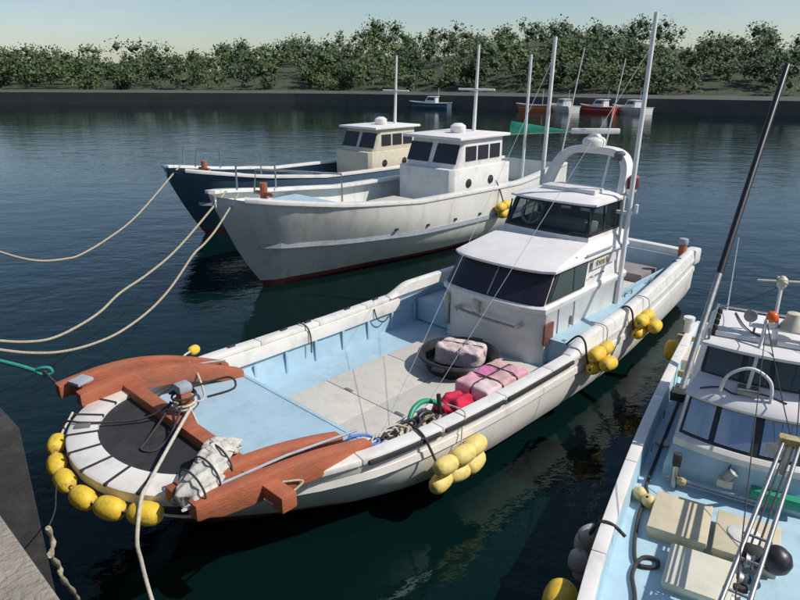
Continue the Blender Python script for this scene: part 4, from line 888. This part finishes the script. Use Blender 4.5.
# ================================================================== BOATS BEHIND
def far_boat(label, loc_uv, L, beam, zmid, zbow, cab_u, seed, hullm='gelcoat_hull', cabm='gelcoat'):
    u_b, v_c = loc_uv
    root = thing('fishing_boat', label, 'boat', W1(u_b + L / 2, v_c, 0), TH1)
    hw = beam / 2; H0 = L / 2
    WGb = [(0, .02), (.25, .42 * hw), (.7, .62 * hw), (1.6, .8 * hw), (3.2, .95 * hw), (5.5, hw), (L * .7, hw), (L, .8 * hw)]
    ZGb = [(0, zbow), (2.5, lerp(zbow, zmid, .6)), (5, zmid), (L * .75, zmid * .96), (L, zmid * 1.1)]
    ZBb = [(0, zbow - .25), (.35, 1.2), (.9, .25), (1.25, -.2), (2.2, -.5), (L, -.5)]
    EEb = [(0, 1.2), (2, 1.15), (4, 1.9), (6.5, 3.6), (L, 5)]
    a = lambda u: sinterp(WGb, u); b = lambda u: interp(ZGb, u); c = lambda u: interp(ZBb, u); e = lambda u: interp(EEb, u)
    us_ = [.01, .06, .14, .25, .45, .7, 1, 1.3, 1.6, 2] + [2 + (L - 2) * k / 22 for k in range(1, 23)]
    hull_parts(root, H0, us_, a, b, c, e, hullm, zboot=.16)
    hw_at = lambda u, z: a(u) * (1 - max(0, min(1, (b(u) - z) / (b(u) - c(u)))) ** e(u))
    for s in (1, -1):
        MB().sweep([(u - H0, s * (a(u) - .1), b(u)) for u in [lerp(.3, L - .05, k / 30) for k in range(31)]], [(-.13, -.03), (.13, -.03), (.13, .06), (-.13, .06)]).build('gunwale', 'gelcoat', root, bevel=.01)
        MB().sweep([(u - H0, s * hw_at(u, b(u) * .52), b(u) * .52) for u in [lerp(.75, L - .05, k / 30) for k in range(31)]], [(-.03, -.06), (.05, -.06), (.05, .06), (-.03, .06)]).build('rubbing_strake', 'grey_paint', root)
        for k in range(5):
            u = 4.2 + k * 1.1; MB().box((u - H0, s * (hw_at(u, b(u) * .62) + .0), b(u) * .62), (.1, .06, .06)).build('scupper', 'rubber', root)
    r_ = [(u - H0, min(a(u) - .18, hw_at(u, zmid - .75) - .04)) for u in [lerp(1.6, L - .05, k / 20) for k in range(21)]]
    MB().prism(r_ + [(x, -y) for x, y in reversed(r_)], zmid - .75, zmid - .62).build('main_deck', 'deck_blue', root)
    f_ = [(u - H0, min(a(u) - .1, hw_at(u, zmid - .1) - .04)) for u in [lerp(.6, 3.4, k / 10) for k in range(11)]]
    MB().prism(f_ + [(x, -y) for x, y in reversed(f_)], zmid - .1, zmid + .02).build('foredeck', 'deck_blue', root)
    zd = zmid - .62; x0 = cab_u - H0; cwid = hw * .62
    MB().loft([[(x0 + dx, cwid * s1, zd + h) for dx, s1 in ((0, .9), (0, -.9), (.15, -1), (2.9, -1), (2.9, 1), (.15, 1))] for h in (0, 1.15)]).build('cabin', cabm, root, bevel=.03)
    MB().loft([[(x0 + .25 + k_ * .35 + dx, cwid * .94 * s1, zd + h) for dx, s1 in ((0, .9), (0, -.9), (.12, -1), (2.3 - k_ * .35, -1), (2.3 - k_ * .35, 1), (.12, 1))] for k_, h in ((0, 1.14), (1, 1.95))]).build('wheelhouse', cabm, root, bevel=.03)
    MB().box((x0 + 1.55, 0, zd + 2.0), (2.5, cwid * 2.1, .09)).build('roof', 'roof_white', root, bevel=.03)
    for s1 in (-.48, .48):
        MB().quad((x0 + .30, cwid * (s1 + .40), zd + 1.28), (x0 + .30, cwid * (s1 - .40), zd + 1.28), (x0 + .52, cwid * (s1 - .38), zd + 1.82), (x0 + .52, cwid * (s1 + .38), zd + 1.82), -.03).build('windscreen', 'glass_tint', root)
    for s in (1, -1):
        for k in range(3):
            MB().box((x0 + .95 + k * .6, s * cwid * .945, zd + 1.55), (.5, .03, .42)).build('side_window', 'glass_tint', root)
        for k in range(2): MB().lathe([(.0, 0), (.13, 0), (.13, .02), (.0, .02)], 16, Matrix.Translation((x0 + .8 + k * 1.1, s * cwid * 1.0, zd + .7)) @ Matrix.Rotation(R(-90) * s, 4, 'X')).build('porthole', 'glass_tint', root)
    ms = MB().tube([(x0 + 2.4, 0, zd + 2.0), (x0 + 2.5, 0, zd + 4.6)], [.06, .04], 8).build('mast', 'white_metal', root)
    MB().tube([(x0 + 2.45, -.7, zd + 3.3), (x0 + 2.45, .7, zd + 3.3)], .03, 6).build('mast_yard', 'white_metal', ms)
    MB().lathe([(.2, 0), (.24, .05), (.24, .2), (.12, .28), (0, .28)], 16, Matrix.Translation((x0 + 1.6, 0, zd + 2.05))).build('radar_dome', 'gelcoat', root, smooth=40)
    bt_ = MB().tube([(1.3 - H0, 0, zmid), (1.3 - H0, 0, zmid + .75)], .09, 10).build('bitt', 'brown_paint', root)
    MB().tube([(1.3 - H0, -.3, zmid + .5), (1.3 - H0, .3, zmid + .5)], .05, 8).build('bitt_bar', 'brown_paint', bt_)
    MB().box((3.9 - H0, 0, zd + .2), (1.1, 1.2, .4)).build('hatch', 'cream_board', root, bevel=.03)
    MB().box((cab_u - 1.2 - H0, 0, zd + .16), (1.1, 1.2, .32)).build('hatch', 'cream_board', root, bevel=.03)
    for s in (1, -1):
        MB().tube([(.8 - H0, s * .35, zbow), (.85 - H0, s * .4, zbow + .55), (2.6 - H0, s * hw * .75, zbow + .35), (2.6 - H0, s * hw * .75, zmid + .3)], .025, 6).build('bow_rail', 'steel', root)
    return root
far_boat('white fishing boat with grey rub rail moored beyond the brown-timbered boat', (7.45, 6.75), 13.0, 3.5, 1.75, 2.35, 7.0, 1)
far_boat('navy-hulled fishing boat with a beige cabin lying beyond the white boats', (9.3, 12.6), 12.0, 3.2, 1.55, 2.2, 7.6, 2, 'hull_navy', 'horn_beige')
# yellow floats on the neighbour, its green boom cover
for i, (u, z) in enumerate(((15.75, 1.15), (16.0, 1.2), (15.88, .95))):
    net_float(W1(u, 6.75 - 1.95, z), A1, 1.1, 'float_yellow', 'yellow float bundled on the neighbour boat\'s hull, ' + ('upper fore one', 'upper aft one', 'lowest one')[i], 'yellow floats on the neighbour boat', 120 + i)
rope('float_lashing', sag(W1(15.85, 5.1, 1.9), W1(15.88, 4.8, 1.25), -.05, 6), .02, 'rope_dark', 'dark rope holding the neighbour boat\'s yellow floats')
gc = thing('boom_sail', 'furled green canvas sail tapering along a boom on the neighbour boat', 'sail', W1(19.8, 6.75, 1.2), TH1)
MB().tube([(0, 0, 0), (.1, 0, 4.3)], .05, 8).build('boom_mast', 'white_metal', gc)
gA, gB = Vector((.05, .3, 1.85)), Vector((.55, -1.55, 1.83))
MB().loft([[gA.lerp(gB, t) + Vector((0, 0, zz)) * (1 - t * .92) + Vector((yy, 0, 0)) * (1 - t * .8) for zz, yy in ((-.22, 0), (0, .07), (.22, 0), (0, -.07))] for t in (-.15, 0, .25, .5, .75, 1)]).build('canvas', 'green_canvas', gc, bevel=.01)
MB().tube([gA.lerp(gB, -.6) - Vector((0, 0, .28)), gA.lerp(gB, 1.1)], .025, 6).build('boom', 'horn_beige', gc)
# their mooring lines to the quay
A_, B_ = W1(.2, 9.0, 0), W1(7.2, 6.75, 0)
def moor(pix, A_, B_, end, r, m, label):
    pts = [on_plane(x, y, A_, B_) for x, y in pix]
    mid = pts[-1].lerp(end, .5) - Vector((0, 0, .05 * (end - pts[-1]).length)); mid2 = pts[-1].lerp(end, .22) - Vector((0, 0, .035 * (end - pts[-1]).length))
    rope('mooring_line', smooth_path(pts + [mid2, mid, end], 5), r, m, label, 'rope', 'mooring lines of the boats behind')
moor(((-60, 330), (-30, 338), (0, 341), (25, 342), (50, 339), (75, 328), (100, 312), (120, 293)), W1(.4, 3.3, 0), W1(7.9, 7.0, 0), W1(7.9, 7.0, 2.38), .024, 'rope_tan', 'pale mooring line sagging from the neighbour boat, the upper of the pair')
moor(((-60, 338), (-30, 345), (0, 350), (30, 353), (60, 352), (90, 345), (120, 332), (150, 310), (172, 286), (193, 255)), W1(.4, 2.9, 0), W1(7.9, 6.5, 0), W1(7.9, 6.5, 2.38), .024, 'rope_tan', 'pale mooring line sagging from the neighbour boat, the lower of the pair')
moor(((-40, 238), (0, 252), (25, 259), (45, 261), (65, 259), (80, 255)), W1(.4, 6.0, 0), W1(9.8, 12.6, 0), W1(9.8, 12.6, 2.25), .026, 'rope_tan', 'pale mooring line sagging from the farthest boat along the quay')

# ================================================================== FAR SHORE
def shore(x): return 96 - .45 * x if x > -10 else 100.5 - .12 * (x + 10)
sh = MB(); xs = [-160 + 8 * k for k in range(41)]
rings = []
for x in xs:
    y = shore(x); rings.append([(x, y, -1), (x, y, 1.7), (x + 1.2, y + 2.2, 1.75), (x + 4, y + 7, 1.9), (x + 4, y + 7, -1)])
tag(sh.loft(rings).build('far_quay', 'far_concrete'), kind='structure')
hm = MB(); rows = []
for j in range(9):
    row = []
    for x in xs:
        y = shore(x) + 7 + j * 9; t = j / 8
        h = 1.6 + (6.5 + 3.0 * math.sin(x * .035 + 1) + 1.5 * math.sin(x * .11)) * (1 - (1 - t) ** 2) * (1.0 if x > -60 else .8)
        row.append((x + 4 + j * 3, y, h))
    rows.append(row)
tag(hm.loft(rows, closed=False).build('hill', 'soil', smooth=60), kind='structure')
# woods on the hill: one mass of leaf clumps
rng = random.Random(9); vs, fs = [], []
for k in range(700):
    i = rng.random() * 40; x = -160 + 8 * i; j = rng.random() ** 1.3; y = shore(x) + 8 + j * 40
    base = 1.6 + (6.5 + 3.0 * math.sin(x * .035 + 1)) * (1 - (1 - j * .55) ** 2); cr = rng.uniform(1.3, 3.4) * (1.25 if rng.random() < .15 else 1); hh = base + cr * rng.uniform(.6, 1.25)
    lobes = [Vector((rng.uniform(-.7, .7), rng.uniform(-.7, .7), rng.uniform(-.45, .5))) * cr for _ in range(5)]
    for L_ in lobes:                      # dense heart of each lobe, so the crown is not see-through
        o = len(vs); c = Vector((x + 4, y, hh)) + L_; r_ = cr * .2
        vs += [c + Vector(d) * r_ * rng.uniform(.8, 1.15) for d in ((1, 0, 0), (0, 1, 0), (-1, 0, 0), (0, -1, 0), (0, 0, 1), (0, 0, -1))]
        fs += [(o, o + 1, o + 4), (o + 1, o + 2, o + 4), (o + 2, o + 3, o + 4), (o + 3, o, o + 4), (o + 1, o, o + 5), (o + 2, o + 1, o + 5), (o + 3, o + 2, o + 5), (o, o + 3, o + 5)]
    for q in range(260):
        d = Vector((rng.gauss(0, 1), rng.gauss(0, 1), rng.gauss(0, 1))).normalized() * rng.uniform(.20, .56) * cr
        c = Vector((x + 4, y, hh)) + rng.choice(lobes) + d; s_ = rng.uniform(.13, .30)
        a = Vector((rng.gauss(0, 1), rng.gauss(0, 1), rng.gauss(0, 1))).normalized(); b = a.orthogonal().normalized(); o = len(vs)
        vs += [c + a * s_, c + b * s_ * .7, c - a * s_, c - b * s_ * .7]; fs.append((o, o + 1, o + 2, o + 3))
tag(MB().add(vs, fs).build('far_wood', 'leaf_dark'), 'dark green wood covering the hill across the harbour', 'wood', kind='stuff')
# small boats along the far quay
def small_boat(x, L, m, label, cab=True, rz=None):
    y = shore(x) - 2.2
    root = thing('small_boat', label, 'boat', (x, y, 0), R(-26) if rz is None else rz, 'small boats along the far quay')
    rings, rim, dk = [], [], []
    for k in range(13):
        t = k / 12; w_ = L * .17 * (1 - (1 - min(1, t / .55)) ** 2.2) * (1 - .18 * max(0, t - .6)) + .03; z1 = .95 - .55 * t + .38 * t * t; X_ = L * (t - .5)
        xb = X_ + .5 * (1 - t) ** 3
        rings.append([(X_, w_, z1), (lerp(X_, xb, .6), w_ * .86, z1 * .45), (xb, w_ * .55, -.15), (xb, -w_ * .55, -.15), (lerp(X_, xb, .6), -w_ * .86, z1 * .45), (X_, -w_, z1)])
        rim.append((X_, w_, z1)); dk.append((X_, w_ - .05))
    MB().loft(rings, closed=False).build('hull', m, root, smooth=40)
    MB().prism(dk[1:] + [(a, -b) for a, b in reversed(dk[1:])], .38, .42).build('deck', 'deck_blue', root)
    for s in (1, -1): MB().sweep([(a, s * b, c) for a, b, c in rim], [(-.05, -.03), (.05, -.03), (.05, .05), (-.05, .05)]).build('gunwale', 'gelcoat', root)
    MB().box((L / 2 - .02, 0, .3), (.06, L * .28, .85)).build('transom', m, root)
    if cab:
        MB().loft([[(a, b * sy, z) for b, sy in ((w1, 1), (w1, -1)) for a in ((x0, 1.2) if sy > 0 else (1.2, x0))] for z, x0, w1 in ((.42, -.5, .62), (1.1, -.35, .58), (1.55, .0, .52))]).build('cabin', 'gelcoat', root, bevel=.04)
        MB().quad((-.36, .5, 1.13), (-.36, -.5, 1.13), (-.06, -.44, 1.48), (-.06, .44, 1.48), -.03).build('windscreen', 'glass_tint', root)
        for s in (1, -1): MB().quad((-.15, s * .60, 1.13), (.95, s * .60, 1.13), (.95, s * .545, 1.47), (.12, s * .545, 1.47), -.02 * s).build('side_window', 'glass_tint', root)
        MB().box((.62, 0, 1.58), (1.45, 1.22, .06)).build('roof', 'roof_white', root, bevel=.02)
    MB().tube([(1.35, 0, .4), (1.4, 0, 2.7)], .03, 6).build('mast', 'white_metal', root)
small_boat(20.5, 5.5, 'gelcoat', 'small white boat with a cabin moored at the far quay', rz=R(-70))
small_boat(24.5, 5.0, 'paint_red', 'small red-hulled boat moored at the far quay', rz=R(-50))
small_boat(28.0, 5.5, 'gelcoat_hull', 'small off-white boat at the far quay beside the red hull', rz=R(-60))
small_boat(17.0, 4.2, 'paint_orange', 'small open orange boat moored at the far quay', False)
small_boat(4.0, 6.0, 'hull_navy', 'small navy-hulled boat moored alone at the far quay')
